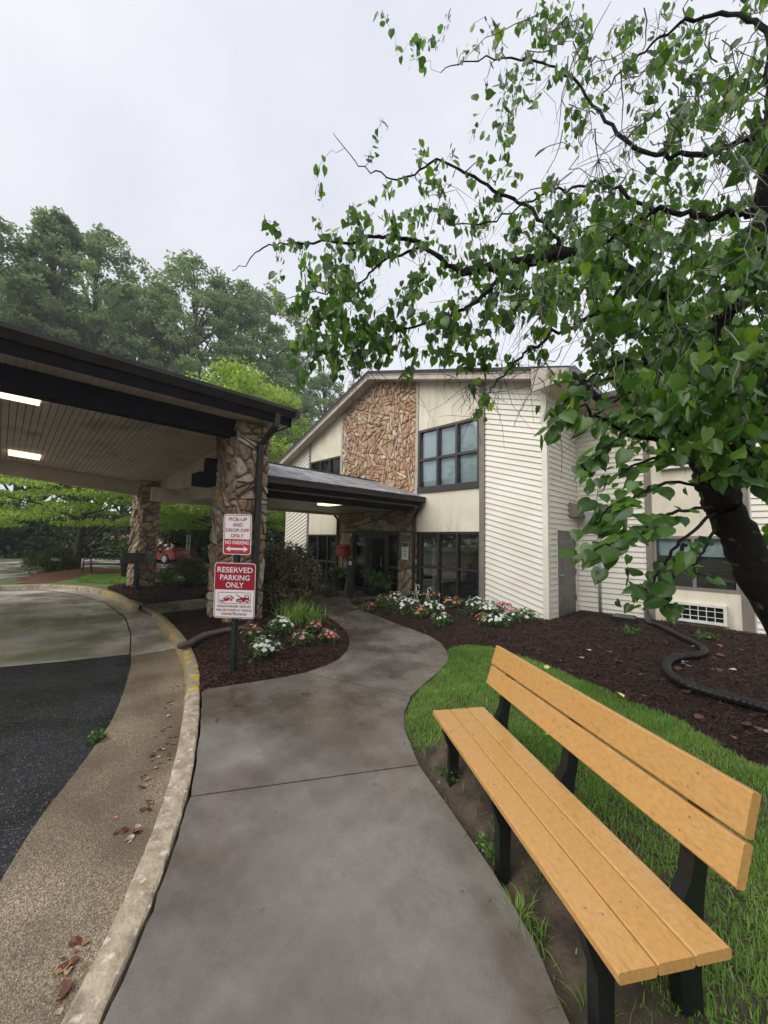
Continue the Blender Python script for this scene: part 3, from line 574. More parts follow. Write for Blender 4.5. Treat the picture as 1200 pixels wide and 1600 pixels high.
def window(parent, F, x0, x1, z0, z1, cols, rows, fr=0.06, d=0.03, name='window', mat='bronze', sill=0.0, blind=None, glass=True):
    """frame with mullions, panes and optional blinds; F depth axis points out of the wall"""
    w = obj(name, MB().prism([(x0, z0), (x1, z0), (x1, z0 + fr + sill), (x0, z0 + fr + sill)], F, -.1, d + (0.03 if sill else 0)), T[mat], parent)
    def bar(a, b, c, e, dd=d): obj('frame_bar', MB().prism([(a, c), (b, c), (b, e), (a, e)], F, -.1, dd), T[mat], w)
    bar(x0, x1, z1 - fr, z1); bar(x0, x0 + fr, z0 + fr + sill, z1 - fr); bar(x1 - fr, x1, z0 + fr + sill, z1 - fr)
    ix = [x0 + fr + (x1 - x0 - 2 * fr) * k / cols for k in range(cols + 1)]; iz = [z0 + fr + sill] + [z0 + (z1 - z0) * r for r in rows] + [z1 - fr]
    h = fr * 0.5
    for x in ix[1:-1]: bar(x - h, x + h, z0 + fr + sill, z1 - fr, d + 0.004)
    for z in iz[1:-1]: bar(x0 + fr, x1 - fr, z - h, z + h, d - 0.004)
    if glass:
        for i in range(cols):
            for j in range(len(iz) - 1):
                a, b = ix[i] + (h if i else 0) + .002, ix[i + 1] - (h if i < cols - 1 else 0) - .002; c, e = iz[j] + (h if j else 0) + .002, iz[j + 1] - (h if j < len(iz) - 2 else 0) - .002
                obj('pane', MB().prism([(a, c), (b, c), (b, e), (a, e)], F, -.035 + random.uniform(-.002, .002), -.03), T['glass'], w)
    if blind:
        for i in range(cols):
            zz = blind if not isinstance(blind, (list, tuple)) else blind[i]
            obj('blind', MB().prism([(ix[i] + .03, zz), (ix[i + 1] - .03, zz), (ix[i + 1] - .03, z1 - .03), (ix[i] + .03, z1 - .03)], F, -.14, -.13), T['blind'], w)
    return w
window(bld, FF, xd + .005, xe - .005, 3.08, 4.96, 3, [0.52], 0.07, 0.04, sill=0.1, blind=3.2)
window(bld, FF, xd + .09, xe - .005, -0.05, 1.95, 3, [0.50], 0.06, 0.03)
window(bld, FF, xb + .005, -10.885, 3.05, 4.76, 3, [0.5], 0.07, 0.04, sill=0.1, blind=[4.55, 4.6, 4.62])
window(bld, FF, xb + .005, -10.885, -0.05, 1.87, 3, [0.48], 0.06, 0.03)

# rooms behind the glass
obj('room_back_wall', MB().box(-13.0, -4.9, 11.6, 11.7, -.1, 2.62), T['room'], bld)
obj('room_side_wall', MB().box(-5.02, -4.92, YF + .21, 11.6, -.1, 2.62), T['room'], bld)
obj('room_side_wall', MB().box(-13.0, -12.92, YF + .21, 11.6, -.1, 2.62), T['room'], bld)
obj('partition', MB().box(-7.35, -7.27, YF + .9, 11.6, -.1, 2.62), T['room'], bld)
obj('partition', MB().box(-10.85, -10.77, YF + .21, 11.6, -.1, 2.62), T['room'], bld)
obj('room_floor', MB().box(-13.0, -4.92, YF, 11.7, -.14, -.06), T['taupe'], bld)
obj('room_ceiling', MB().box(-14.5, -3.5, YF + .2, 15, 2.63, 2.9), T['soffit'], bld)
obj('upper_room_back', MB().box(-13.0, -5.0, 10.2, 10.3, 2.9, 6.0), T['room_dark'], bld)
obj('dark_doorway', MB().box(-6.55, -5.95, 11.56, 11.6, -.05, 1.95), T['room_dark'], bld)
obj('wall_picture', MB().box(-5.03, -5.018, 9.3, 9.62, 1.12, 1.5), T['bronze'], bld); obj('picture_print', MB().box(-5.034, -5.03, 9.34, 9.58, 1.16, 1.46), T['picture'], bld)
obj('wall_picture', MB().box(-12.3, -11.85, 11.56, 11.59, 1.0, 1.55), T['bronze'], bld); obj('picture_print', MB().box(-12.22, -11.93, 11.55, 11.56, 1.08, 1.47), T['picture'], bld)
sf = thing('sofa', 'dark sofa seen through the lower window right of the entrance', 'sofa', (-5.9, 9.7, -.06))
obj('seat', MB().box(-.75, .75, -.4, .4, .1, .42), T['sofa'], sf); obj('backrest', MB().box(-.75, .75, .3, .5, .42, .85), T['sofa'], sf)
obj('armrest', MB().box(-.9, -.75, -.4, .5, .1, .62), T['sofa'], sf); obj('armrest', MB().box(.75, .9, -.4, .5, .1, .62), T['sofa'], sf)
dk = thing('white_counter', 'white counter seen through the entrance door', 'counter', (-9.4, 9.9, -.06))
obj('front_panel', MB().box(-1.2, 1.1, -.04, .04, 0, 1.02), T['desk_white'], dk); obj('counter_top', MB().box(-1.25, 1.15, -.1, .6, 1.02, 1.07), T['desk_white'], dk); obj('side_panel', MB().box(-1.2, -1.14, .04, .6, 0, 1.02), T['desk_white'], dk)

# stone pieces
def split(poly, target, out, wild=0.35):
    A = abs(area(poly))
    if A < target * random.uniform(0.75, 1.7) or len(out) > 900: out.append(poly); return
    cx = sum(p[0] for p in poly) / len(poly); cy = sum(p[1] for p in poly) / len(poly)
    far = max(((i, j) for i in range(len(poly)) for j in range(i)), key=lambda k: (poly[k[0]][0] - poly[k[1]][0]) ** 2 + (poly[k[0]][1] - poly[k[1]][1]) ** 2)
    la = math.atan2(poly[far[0]][1] - poly[far[1]][1], poly[far[0]][0] - poly[far[1]][0])
    an = la + (random.uniform(-0.25, 0.25) if random.random() < wild else random.choice((-1, 1)) * random.uniform(0.75, 1.57))
    t = random.uniform(-0.22, 0.22); L = math.hypot(poly[far[0]][0] - poly[far[1]][0], poly[far[0]][1] - poly[far[1]][1])
    cx += math.cos(la) * t * L; cy += math.sin(la) * t * L; n = (-math.sin(an), math.cos(an)); c = n[0] * cx + n[1] * cy
    for q in (clip(poly, n, c), clip(poly, (-n[0], -n[1]), -c)):
        if len(q) >= 3 and abs(area(q)) > 1e-4: split(q, target, out, wild)
def stone(parent, F, poly, mat, depth, gap=0.008, name='stone', into=None):
    q = inset(poly, gap)
    if len(q) < 3: return
    r = []
    for i in range(len(q)):                   # knock the corners off
        a, b, c = q[i - 1], q[i], q[(i + 1) % len(q)]; t = random.uniform(0.12, 0.3); u = random.uniform(0.12, 0.3)
        r += [(b[0] + (a[0] - b[0]) * t, b[1] + (a[1] - b[1]) * t), (b[0] + (c[0] - b[0]) * u, b[1] + (c[1] - b[1]) * u)]
    cx = sum(p[0] for p in r) / len(r); cy = sum(p[1] for p in r) / len(r); k = len(r); d = depth * random.uniform(0.5, 1.25); gx, gy = random.uniform(-.18, .18), random.uniform(-.18, .18)
    sc = lambda p, f: (cx + (p[0] - cx) * f, cy + (p[1] - cy) * f)
    vs = [fp(F, *p, -.01) for p in r] + [fp(F, *sc(p, .985), d * .55 + random.uniform(-.005, .005)) for p in r]
    m = [sc(p, .80 + random.uniform(-.06, .06)) for p in r]; vs += [fp(F, *p, d + gx * (p[0] - cx) + gy * (p[1] - cy) + random.uniform(-.006, .006)) for p in m] + [fp(F, cx, cy, d * 1.12)]
    fs = [(i, (i + 1) % k, k + (i + 1) % k, k + i) for i in range(k)] + [(k + i, k + (i + 1) % k, 2 * k + (i + 1) % k, 2 * k + i) for i in range(k)] + [(2 * k + i, 2 * k + (i + 1) % k, 3 * k) for i in range(k)]
    if into is not None: into.add(vs, fs, random.random())
    else: obj(name, MB().add(vs, fs), mat, parent)
def stones(parent, F, poly, target, mat, depth=0.045, wild=0.35, gap=0.008, most=999):
    out = []; split(ccw(poly), target, out, wild); out.sort(key=lambda q: -abs(area(q))); rest = MB()
    for i, q in enumerate(out): stone(parent, F, q, mat, depth, gap, into=rest if i >= most else None)
    if rest.v: obj('small_stones', rest, T['stone_mix'], parent, kind='stuff')
    return len(out)
sp = wallbox([(-10.78, 1.95), (-7.3, 1.95), (-7.3, ZT(-7.3)), (APX[0], ZT(APX[0])), (-10.78, ZT(-10.78))], FF, T['mortar'], 'stone_panel', -.2, 0.0)
n1 = stones(sp, FF, [(-10.78, 3.3), (-7.3, 2.95), (-7.3, ZT(-7.3)), (APX[0], ZT(APX[0])), (-10.78, ZT(-10.78))], 0.040, T['stone'], 0.045, 0.3, 0.006, 230)
ew = wallbox([(-10.78, -.1), (-10.12, -.1), (-10.12, 1.95), (-10.78, 1.95)], FF, T['mortar'], 'entrance_wall', -.2, 0.0)
wallbox([(-7.95, -.1), (-7.3, -.1), (-7.3, 1.95), (-7.95, 1.95)], FF, T['mortar'], 'entrance_wall', -.2, 0.0)
n2 = stones(ew, FF, [(-10.78, -.02), (-10.14, -.02), (-10.14, 1.93), (-10.78, 1.93)], 0.085, T['pillar_stone'], 0.05, 0.25)
n2 += stones(ew, FF, [(-7.93, -.02), (-7.22, -.02), (-7.22, 1.93), (-7.93, 1.93)], 0.085, T['pillar_stone'], 0.05, 0.2)
n2 += stones(ew, FF, [(-10.78, 1.97), (-7.3, 1.97), (-7.3, 2.62), (-10.78, 2.62)], 0.13, T['pillar_stone'], 0.05, 0.3)
print('stones', n1, n2)
# entrance: sidelight, door, sidelight
ent = obj('entrance_frame', MB().prism([(-10.12, 1.86), (-7.95, 1.86), (-7.95, 1.95), (-10.12, 1.95)], FF, -.14, -.02), T['bronze'], bld)
for a, b in ((-10.12, -10.04), (-9.52, -9.40), (-8.55, -8.43), (-8.03, -7.95)):
    obj('frame_bar', MB().prism([(a, -.06), (b, -.06), (b, 1.86), (a, 1.86)], FF, -.14, -.02), T['bronze'], ent)
for a, b in ((-10.04, -9.52), (-8.43, -8.03)):
    obj('frame_bar', MB().prism([(a, .82), (b, .82), (b, .9), (a, .9)], FF, -.12, -.03), T['bronze'], ent); obj('frame_bar', MB().prism([(a, -.06), (b, -.06), (b, .1), (a, .1)], FF, -.12, -.03), T['bronze'], ent)
    obj('pane', MB().prism([(a, .9), (b, .9), (b, 1.86), (a, 1.86)], FF, -.08, -.075), T['glass'], ent); obj('pane', MB().prism([(a, .1), (b, .1), (b, .82), (a, .82)], FF, -.08, -.075), T['glass'], ent)
gd = obj('glass_door', MB().prism([(-9.40, -.05), (-8.55, -.05), (-8.55, .13), (-9.40, .13)], FF, -.1, -.05), T['bronze'], bld)
for q in ([(-9.40, .13), (-9.32, .13), (-9.32, 1.86), (-9.40, 1.86)], [(-8.63, .13), (-8.55, .13), (-8.55, 1.86), (-8.63, 1.86)], [(-9.32, 1.76), (-8.63, 1.76), (-8.63, 1.86), (-9.32, 1.86)]):
    obj('door_rail', MB().prism(q, FF, -.1, -.05), T['bronze'], gd)
obj('pane', MB().prism([(-9.32, .13), (-8.63, .13), (-8.63, 1.76), (-9.32, 1.76)], FF, -.08, -.075), T['glass'], gd)
obj('door_handle', MB().tube([fp(FF, -8.68, .85, -.04), fp(FF, -8.68, .85, .02), fp(FF, -8.68, 1.15, .02), fp(FF, -8.68, 1.15, -.04)], .012), T['steel'], gd)

# return wall, door, vent hood
rw = wallbox([(YF + .0, -.1), (YW, -.1), (YW, 5.4), (YF, 5.4)], FR, T['cream_trim'], 'return_wall', -.15, 0.0)
DY0, DY1, DZ = 9.11, 10.33, 1.99
for poly in ([(YF + .1, 0.02), (DY0 - .05, 0.02), (DY0 - .05, DZ + .05), (YF + .1, DZ + .05)], [(YF + .1, DZ + .05), (YW - .06, DZ + .05), (YW - .06, 5.3), (YF + .1, 5.3)], [(DY1 + .05, 0.02), (YW - .06, 0.02), (YW - .06, DZ + .05), (DY1 + .05, DZ + .05)]):
    siding(rw, FR, poly, 0.0, 0.128)
obj('corner_trim', MB().box(XC, XC + .05, YW - .05, YW + .0, -.05, 5.3), T['cream_trim'], bld)
dr = obj('service_door', MB().prism([(DY0, -.02), (DY1, -.02), (DY1, DZ), (DY0, DZ)], FR, -.05, 0.012), T['door_grey'], bld)
for q in ([(DY0 - .05, -.02), (DY0, -.02), (DY0, DZ + .05), (DY0 - .05, DZ + .05)], [(DY1, -.02), (DY1 + .05, -.02), (DY1 + .05, DZ + .05), (DY1, DZ + .05)], [(DY0, DZ), (DY1, DZ), (DY1, DZ + .05), (DY0, DZ + .05)]):
    obj('door_frame', MB().prism(q, FR, -.05, 0.04), T['cream_trim'], dr)
obj('door_knob', MB().tube([fp(FR, DY0 + .12, .95, .01), fp(FR, DY0 + .12, .95, .07), fp(FR, DY0 + .22, .95, .07)], .018, 8), T['steel'], dr)
lv = obj('louver', MB().prism([(DY0 + .42, .24), (DY0 + .86, .24), (DY0 + .86, .46), (DY0 + .42, .46)], FR, .01, .022), T['door_grey'], dr)
lb = MB()
for k in range(5): lb.prism([(DY0 + .45, .265 + .036 * k), (DY0 + .83, .265 + .036 * k), (DY0 + .83, .283 + .036 * k), (DY0 + .45, .283 + .036 * k)], FR, .022, .032)
for z in (0.35, 1.0, 1.7): obj('hinge', MB().prism([(DY1 - .03, z - .06), (DY1 + .02, z - .06), (DY1 + .02, z + .06), (DY1 - .03, z + .06)], FR, .012, .044), T['steel'], dr)
obj('louver_slats', lb, T['taupe'], lv)
vh = obj('vent_hood', MB().add([fp(FR, a, b, d) for a in (9.9, 10.4) for b, d in ((2.35, .02), (2.35, .2), (2.5, .22), (2.66, .17), (2.72, .02))], [(0, 1, 2, 3, 4), (9, 8, 7, 6, 5)] + [(i, 5 + i, 5 + (i + 1) % 5, (i + 1) % 5) for i in range(5)]), T['taupe'], bld)

# side wing
wgp = wallbox([(XC, -.1), (10, -.1), (10, 5.3), (XC, 5.3)], FWG, T['room_dark'], 'wing_core', -3.0, -.25)
ws = wallbox([(XC, -.1), (-1.95, -.1), (-1.95, 5.3), (XC, 5.3)], FWG, T['cream_trim'], 'siding_panel', -.2, 0.0); siding(ws, FWG, [(XC + .05, 0.02), (-1.95, 0.02), (-1.95, 5.25), (XC + .05, 5.25)], 0.0, 0.128)
ws2 = wallbox([(-.2, -.1), (10, -.1), (10, 5.3), (-.2, 5.3)], FWG, T['cream_trim'], 'siding_panel', -.2, 0.0); siding(ws2, FWG, [(-.17, 0.0), (4.2, 0.0), (4.2, 5.25), (-.17, 5.25)], 0.0, 0.128)
for a, b in ((-1.95, -1.82), (-.38, -.2)): obj('trim_board', MB().prism([(a, -.05), (b, -.05), (b, 5.3), (a, 5.3)], FWG, -.2, .05), T['taupe'], bld)
for zb, zt in ((-.1, .74), (1.9, 4.25)): wallbox([(-1.82, zb), (-.38, zb), (-.38, zt), (-1.82, zt)], FWG, T['stucco'], 'stucco_panel', -.2, .015)
wallbox([(-1.82, 5.2), (-.38, 5.2), (-.38, 5.3), (-1.82, 5.3)], FWG, T['stucco'], 'stucco_panel', -.2, .015)
for z0, z1 in ((.74, 1.9), (4.25, 5.2)):
    w = window(bld, FWG, -1.815, -.385, z0, z1, 2, [], 0.06, 0.03, mat='taupe', blind=z0 + .62 * (z1 - z0))
def ac(z0, z1):
    a = obj('air_conditioner', MB().prism([(-1.62, z0), (-.62, z0), (-.62, z1), (-1.62, z1)], FWG, -.05, .10), T['white_metal'], bld)
    def b(p, d0, d1, m='white_metal', nm='grille_bar'): obj(nm, MB().prism(p, FWG, d0, d1), T[m], a)
    b([(-1.58, z0 + .04), (-.66, z0 + .04), (-.66, z1 - .04), (-1.58, z1 - .04)], .1, .112, 'dark_glass', 'grille_back')
    for q in ([(-1.64, z0 - .02), (-.6, z0 - .02), (-.6, z0 + .03), (-1.64, z0 + .03)], [(-1.64, z1 - .03), (-.6, z1 - .03), (-.6, z1 + .02), (-1.64, z1 + .02)], [(-1.64, z0 + .03), (-1.59, z0 + .03), (-1.59, z1 - .03), (-1.64, z1 - .03)], [(-.65, z0 + .03), (-.6, z0 + .03), (-.6, z1 - .03), (-.65, z1 - .03)]): b(q, -.03, .16, nm='casing')
    for k in range(1, 3): z = z0 + (z1 - z0) * k / 3; b([(-1.59, z - .005), (-.65, z - .005), (-.65, z + .005), (-1.59, z + .005)], .112, .135)
    for k in range(1, 7): x = -1.59 + .94 * k / 7; b([(x - .006, z0 + .03), (x + .006, z0 + .03), (x + .006, z1 - .03), (x - .006, z1 - .03)], .112, .14)
ac(.10, .46); ac(3.42, 3.78)
eb = obj('electrical_box', MB().prism([(-3.2, 2.19), (-2.75, 2.19), (-2.75, 2.49), (-3.2, 2.49)], FWG, .02, .16), T['conduit'], bld)
obj('conduit', MB().tube([fp(FWG, -2.93, 2.2, .06), fp(FWG, -2.93, 0.0, .06)], .035, 10), T['conduit'], eb, smooth=True)
obj('conduit', MB().tube([fp(FWG, -3.2, 2.41, .06), fp(FWG, -3.40, 2.41, .06)], .025, 8), T['conduit'], eb, smooth=True)

# gable roof with rake boards, right eave box, wing roof
RK = 8.2
def rakeF(y): return frame((0, y, 0), (1, 0, 0), (0, 0, 1))
XL, XR = -14.75, -2.76
roofpoly = [(XL, rz(XL) - .10), (APX[0], APX[1] - .10), (XR, rz(XR) - .10), (XR, rz(XR)), (APX[0], APX[1]), (XL, rz(XL))]
obj('roof', MB().prism(roofpoly, rakeF(RK - .04), -16, 0.0), T['roof_dark'], bld)
for sgn, xx in ((-1, XL), (1, XR)):
    a, b = (xx, APX[0]) if sgn < 0 else (APX[0], xx)
    obj('rake_board', MB().prism([(a, rz(a) - .27), (b, rz(b) - .27), (b, rz(b) - .035), (a, rz(a) - .035)], rakeF(RK), -.03, 0.0), T['fascia'], bld)
    obj('rake_trim', MB().prism([(a, rz(a) - .13), (b, rz(b) - .13), (b, rz(b) - .036), (a, rz(a) - .036)], rakeF(RK), 0.0, .025), T['fascia'], bld)
    obj('rake_soffit', MB().prism([(a, rz(a) - .235), (b, rz(b) - .235), (b, rz(b) - .215), (a, rz(a) - .215)], rakeF(RK), -.41, -.03), T['fascia'], bld)
ez = rz(XR)
obj('eave_return', MB().prism([(XC - .12, ez - .36), (XR, ez - .27), (XR, ez - .05), (XC - .12, rz(XC - .12) - .05)], rakeF(RK - .03), -.03, 0.03), T['fascia'], bld)
obj('eave_soffit', MB().box(XC - .02, XR - .02, RK + .03, YW + .6, ez - .30, ez - .27), T['soffit'], bld)
obj('eave_gutter', MB().box(XR - .02, XR + .11, RK - .03, YW - .05, ez - .16, ez - .02), T['black_metal'], bld)
obj('wing_roof', MB().add([(XC, YW - .6, 5.30), (10.5, YW - .6, 5.30), (10.5, YW + 5, 7.0), (XC, YW + 5, 7.0), (XC, YW - .6, 5.18), (10.5, YW - .6, 5.18), (10.5, YW + 5, 6.88), (XC, YW + 5, 6.88)], [(0, 1, 2, 3), (7, 6, 5, 4), (0, 4, 5, 1), (1, 5, 6, 2), (2, 6, 7, 3), (3, 7, 4, 0)]), T['roof_dark'], bld)
obj('wing_soffit', MB().box(XC + .01, 10.4, YW - .55, YW + .02, 5.11, 5.14), T['soffit'], bld)
obj('wing_gutter', MB().box(XR + .14, 10.4, YW - .72, YW - .6, 5.14, 5.27), T['black_metal'], bld)
obj('side_wall', MB().box(xl, xl + .2, YF + .2, 24, -.1, 5.0), T['siding'], bld)
lw = thing('side_porch_roof', 'low dark roof edge on a bracket at the far left corner of the building', 'porch roof', (0, 0, 0))
obj('roof_slab', MB().box(-16.4, -14.6, 9.6, 13, 2.28, 2.45), T['black_metal'], lw); obj('support_post', MB().box(-15.9, -15.78, 9.9, 10.0, -.1, 2.28), T['black_metal'], lw)

# ================================================================== DRIVE-THROUGH CANOPY
can = thing('entrance_canopy', 'wide low canopy with black gutter on stone pillars over the driveway', 'canopy', (0, 0, 0))
def zfar(y): return min(3.93, max(3.37, 3.37 + (2.77 - y) * 0.065))
def zc(x, y):
    t = min(1, max(0, (-7.3 - x) / 6.6)); return 3.93 * (1 - t) + zfar(y) * t
YE = 4.05                                   # canopy end
gx = -6.6
obj('gutter', MB().prism([(gx, 4.28), (gx - .11, 4.28), (gx - .13, 4.12), (gx - .09, 4.11), (gx - .02, 4.2), (gx, 4.22)], frame((0, 0, 0), (1, 0, 0), (0, 0, 1)), -YE, 9.5), T['gutter'], can)
obj('fascia', MB().box(gx - .17, gx - .135, -9.5, YE - .03, 3.94, 4.24), T['black_beam'], can)
obj('end_fascia', MB().box(-14.5, gx - .135, YE - .06, YE - .03, 3.94, 4.26), T['black_beam'], can)
obj('end_gutter', MB().box(-14.5, gx, YE - .025, YE + .08, 4.11, 4.28), T['gutter'], can)
rf = MB(); x0, x1 = gx - .02, -14.4
rf.add([(x0, -9.5, 4.29), (x0, YE + .03, 4.29), (-9.5, YE - 1.5, 4.72), (-9.5, -9.5, 4.72), (x1, YE + .03, 4.29), (x1, -9.5, 4.29), (x0, -9.5, 4.25), (x0, YE + .03, 4.25), (x1, YE + .03, 4.25), (x1, -9.5, 4.25)],
       [(0, 1, 2, 3), (1, 4, 2), (4, 5, 3, 2), (6, 7, 1, 0), (7, 8, 4, 1), (9, 8, 7, 6)])
obj('roof', rf, T['roof_dark'], can)
sft = obj('soffit', MB().box(-7.2, gx - .17, -9.5, YE - .06, 3.972, 3.98), T['room_dark'], can)
y = YE - .07
while y > -3.0:
    obj('soffit_panel', MB().box(-7.19, gx - .175, y - .098, y - .003, 3.95, 3.97), T['soffit'], sft); y -= .10
obj('beam', MB().box(-7.46, -7.2, -9.5, 3.12, 3.62, 3.96), T['black_beam'], can)
obj('far_beam', MB().add([(-13.9, 3.4, 2.9), (-13.9, -.13, 3.2), (-13.9, -9.5, 3.5), (-13.9, -9.5, 4.05), (-13.9, -.13, 4.0), (-13.9, 3.4, 4.0), (-14.1, 3.4, 2.9), (-14.1, -.13, 3.2), (-14.1, -9.5, 3.5), (-14.1, -9.5, 4.05), (-14.1, -.13, 4.0), (-14.1, 3.4, 4.0)],
    [(0, 1, 4, 5), (1, 2, 3, 4), (11, 10, 7, 6), (10, 9, 8, 7), (0, 6, 7, 1), (1, 7, 8, 2), (5, 4, 10, 11), (4, 3, 9, 10), (0, 5, 11, 6), (2, 8, 9, 3)]), T['soffit'], can)
cl = obj('ceiling', MB().add([(-7.46, 3.45, 3.96), (-13.9, 3.45, zfar(3.45) + .03), (-13.9, -.8, zfar(-.8) + .03), (-7.46, -.8, 3.96)], [(0, 1, 2, 3)]), T['room_dark'], can)
obj('ceiling_far_end', MB().add([(-7.46, -.8, 3.955), (-13.9, -.8, zfar(-.8) + .025), (-13.9, -9.5, 3.93), (-7.46, -9.5, 3.955)], [(0, 1, 2, 3)]), T['soffit'], can)
y = 3.44
while y > -.75:
    for a, b in ((-7.47, -9.69), (-9.705, -11.79), (-11.805, -13.88)):
        y0, y1 = y - .089, y; q = [(a, y0), (a, y1), (b, y1), (b, y0)]
        vs = [(u, v, zc(u, v)) for u, v in q] + [(u, v, zc(u, v) + .02) for u, v in q]
        obj('ceiling_panel', MB().add(vs, [(0, 1, 2, 3), (0, 4, 5, 1), (1, 5, 6, 2), (2, 6, 7, 3), (3, 7, 4, 0)]), T['soffit'], cl)
    y -= .1
obj('end_panel', MB().prism([(-7.9, 2.62), (-10.9, 2.62), (-10.9, 3.02), (-13.75, 3.06), (-13.75, 3.42), (-7.9, 3.93)], frame((0, 3.5, 0), (1, 0, 0), (0, 0, 1)), -.05, 0.03), T['soffit'], can)
for k in range(1, 6):
    z = 2.62 + .2 * k
    obj('panel_batten', MB().prism([(-7.9, z), (-10.9 if z < 3.05 else -13.75 + max(0, (z - 3.4)) * 12, z), (-10.9 if z < 3.05 else -13.75 + max(0, (z - 3.4)) * 12, z + .012), (-7.9, z + .012)], frame((0, 3.5, 0), (1, 0, 0), (0, 0, 1)), .031, 0.04), T['soffit'], can)
def lamp(parent, x0, x1, y0, y1, zf):
    l = obj('lamp', MB().add([(x, y, zf(x, y) - dz) for dz in (.0, .05) for x, y in ((x0, y0), (x1, y0), (x1, y1), (x0, y1))], [(0, 3, 2, 1), (4, 5, 6, 7), (0, 1, 5, 4), (1, 2, 6, 5), (2, 3, 7, 6), (3, 0, 4, 7)]), T['lamp'], parent)
    return l
lamp(can, -8.55, -7.95, -.95, .30, zc); lamp(can, -12.95, -12.5, -.02, .55, zc)

def pillar(x0, x1, y0, y1, z1, tgt, wild):
    p = obj('stone_pillar', MB().box(x0, x1, y0, y1, -.2, z1), T['mortar'], can); n = 0
    n += stones(p, frame((0, y0, 0), (1, 0, 0), (0, 0, 1)), [(x0 - .02, -.05), (x1 + .02, -.05), (x1 + .02, z1 - .02), (x0 - .02, z1 - .02)], tgt, T['pillar_stone'], .055, wild, .011)
    n += stones(p, frame((x1, 0, 0), (0, 1, 0), (0, 0, 1)), [(y0 - .03, -.05), (y1 + .02, -.05), (y1 + .02, z1 - .02), (y0 - .03, z1 - .02)], tgt * 0.9, T['pillar_stone'], .055, 0.2, .011)
    return p, n
p1, n3 = pillar(-8.14, -7.09, 3.10, 3.72, 3.94, 0.058, 0.6)
c2 = gp(213, 918, .1); e2 = gp(241, 914, .1)
p2, n4 = pillar(c2[0] - 1.05, c2[0], c2[1], c2[1] + .5, 3.42, 0.07, 0.3)
print('pillars', n3, n4, c2, e2)
# rain pipe from the gutter down the near pillar
dp = obj('downspout', MB(), T['gutter'], can) if False else None
F1 = frame((0, 0, 0), (0, 1, 0), (0, 0, 1))
dx = -6.985
b = MB(); b.box(dx - .045, dx + .045, 3.44, 3.55, .22, 3.5); b.add([(dx - .045, 3.44, 3.5), (dx + .045, 3.44, 3.5), (dx + .045, 3.55, 3.5), (dx - .045, 3.55, 3.5), (-6.74, 3.60, 3.88), (-6.66, 3.60, 3.84), (-6.66, 3.71, 3.84), (-6.74, 3.71, 3.88)], [(0, 1, 5, 4), (1, 2, 6, 5), (2, 3, 7, 6), (3, 0, 4, 7)])
b.add([(-6.74, 3.60, 3.88), (-6.66, 3.60, 3.84), (-6.66, 3.71, 3.84), (-6.74, 3.71, 3.88), (-6.74, 3.62, 4.12), (-6.66, 3.62, 4.12), (-6.66, 3.73, 4.12), (-6.74, 3.73, 4.12)], [(0, 1, 5, 4), (1, 2, 6, 5), (2, 3, 7, 6), (3, 0, 4, 7)])
obj('downspout', b, T['gutter'], can)
bb = obj('black_box', MB().box(-8.42, -7.95, 2.72, 3.06, 2.72, 2.98), T['black_beam'], can); obj('bracket', MB().box(-8.12, -7.95, 2.85, 3.06, 2.98, 3.28), T['black_beam'], bb)

# ------------------------------------------------------------------ covered walkway to the entrance
cw = thing('covered_walkway_roof', 'grey shingled walkway roof running from the canopy to the entrance', 'roof', (0, 0, 0))
def xe_(y): return -7.2 + (y - 3.8) * 0.046
ya, yb = 3.78, YF - .055
rx, rzz, ex2, ezz = -9.0, 3.60, -11.0, 2.95
V = []
for y in (ya, yb): V += [(xe_(y), y, ezz), (rx, y, rzz), (ex2, y, ezz), (xe_(y), y, ezz - .06), (rx, y, rzz - .06), (ex2, y, ezz - .06)]
obj('roof_deck', MB().add(V, [(0, 6, 7, 1), (1, 7, 8, 2), (3, 4, 10, 9), (4, 5, 11, 10), (0, 3, 9, 6), (2, 8, 11, 5), (0, 1, 4, 3), (1, 2, 5, 4), (6, 9, 10, 7), (7, 10, 11, 8)]), T['roof_dark'], cw)
sh = MB(); nc = 15
for i in range(nc):
    t0, t1 = i / nc, (i + 1.35) / nc; t1 = min(t1, 1.0); y = ya - .02 - random.uniform(0, .3)
    while y < yb:
        w = random.uniform(.12, .34); y0, y1 = max(y, ya - .02), min(y + w - .004, yb)
        if y1 > y0:
            def q(t, yy, h): xx = xe_(yy) + .02; return (xx + (rx - xx) * t, yy, ezz + (rzz - ezz) * t + h)
            h = random.uniform(.014, .022); sh.add([q(t0, y0, h), q(t0, y1, h), q(t1, y1, .008), q(t1, y0, .008), q(t0, y0, 0), q(t0, y1, 0)], [(0, 1, 2, 3), (4, 5, 1, 0)], random.random())
        y += w
obj('shingles', sh, T['shingle'], cw, kind='stuff')
obj('ridge_cap', MB().tube([(rx, ya - .02, rzz + .005), (rx, yb, rzz + .005)], .05, 6), T['roof_dark'], cw)
def strip(name, o0, o1, z0, z1, m, y0=ya, y1=yb):
    V = [(xe_(y) + o, y, z) for y in (y0, y1) for z in (z0, z1) for o in (o0, o1)]
    return obj(name, MB().add(V, [(0, 1, 3, 2), (4, 6, 7, 5), (0, 4, 5, 1), (2, 3, 7, 6), (0, 2, 6, 4), (1, 5, 7, 3)]), T[m], cw)
strip('gutter', -.005, .10, 2.80, 2.94, 'gutter', ya - .02, yb); strip('gutter_lip', .10, .115, 2.905, 2.945, 'gutter', ya - .02, yb)
strip('fascia', -.05, -.008, 2.70, 2.92, 'black_beam'); strip('soffit', -.36, -.05, 2.70, 2.715, 'soffit'); strip('beam', -.56, -.36, 2.56, 2.80, 'black_beam', ya, yb - .1)
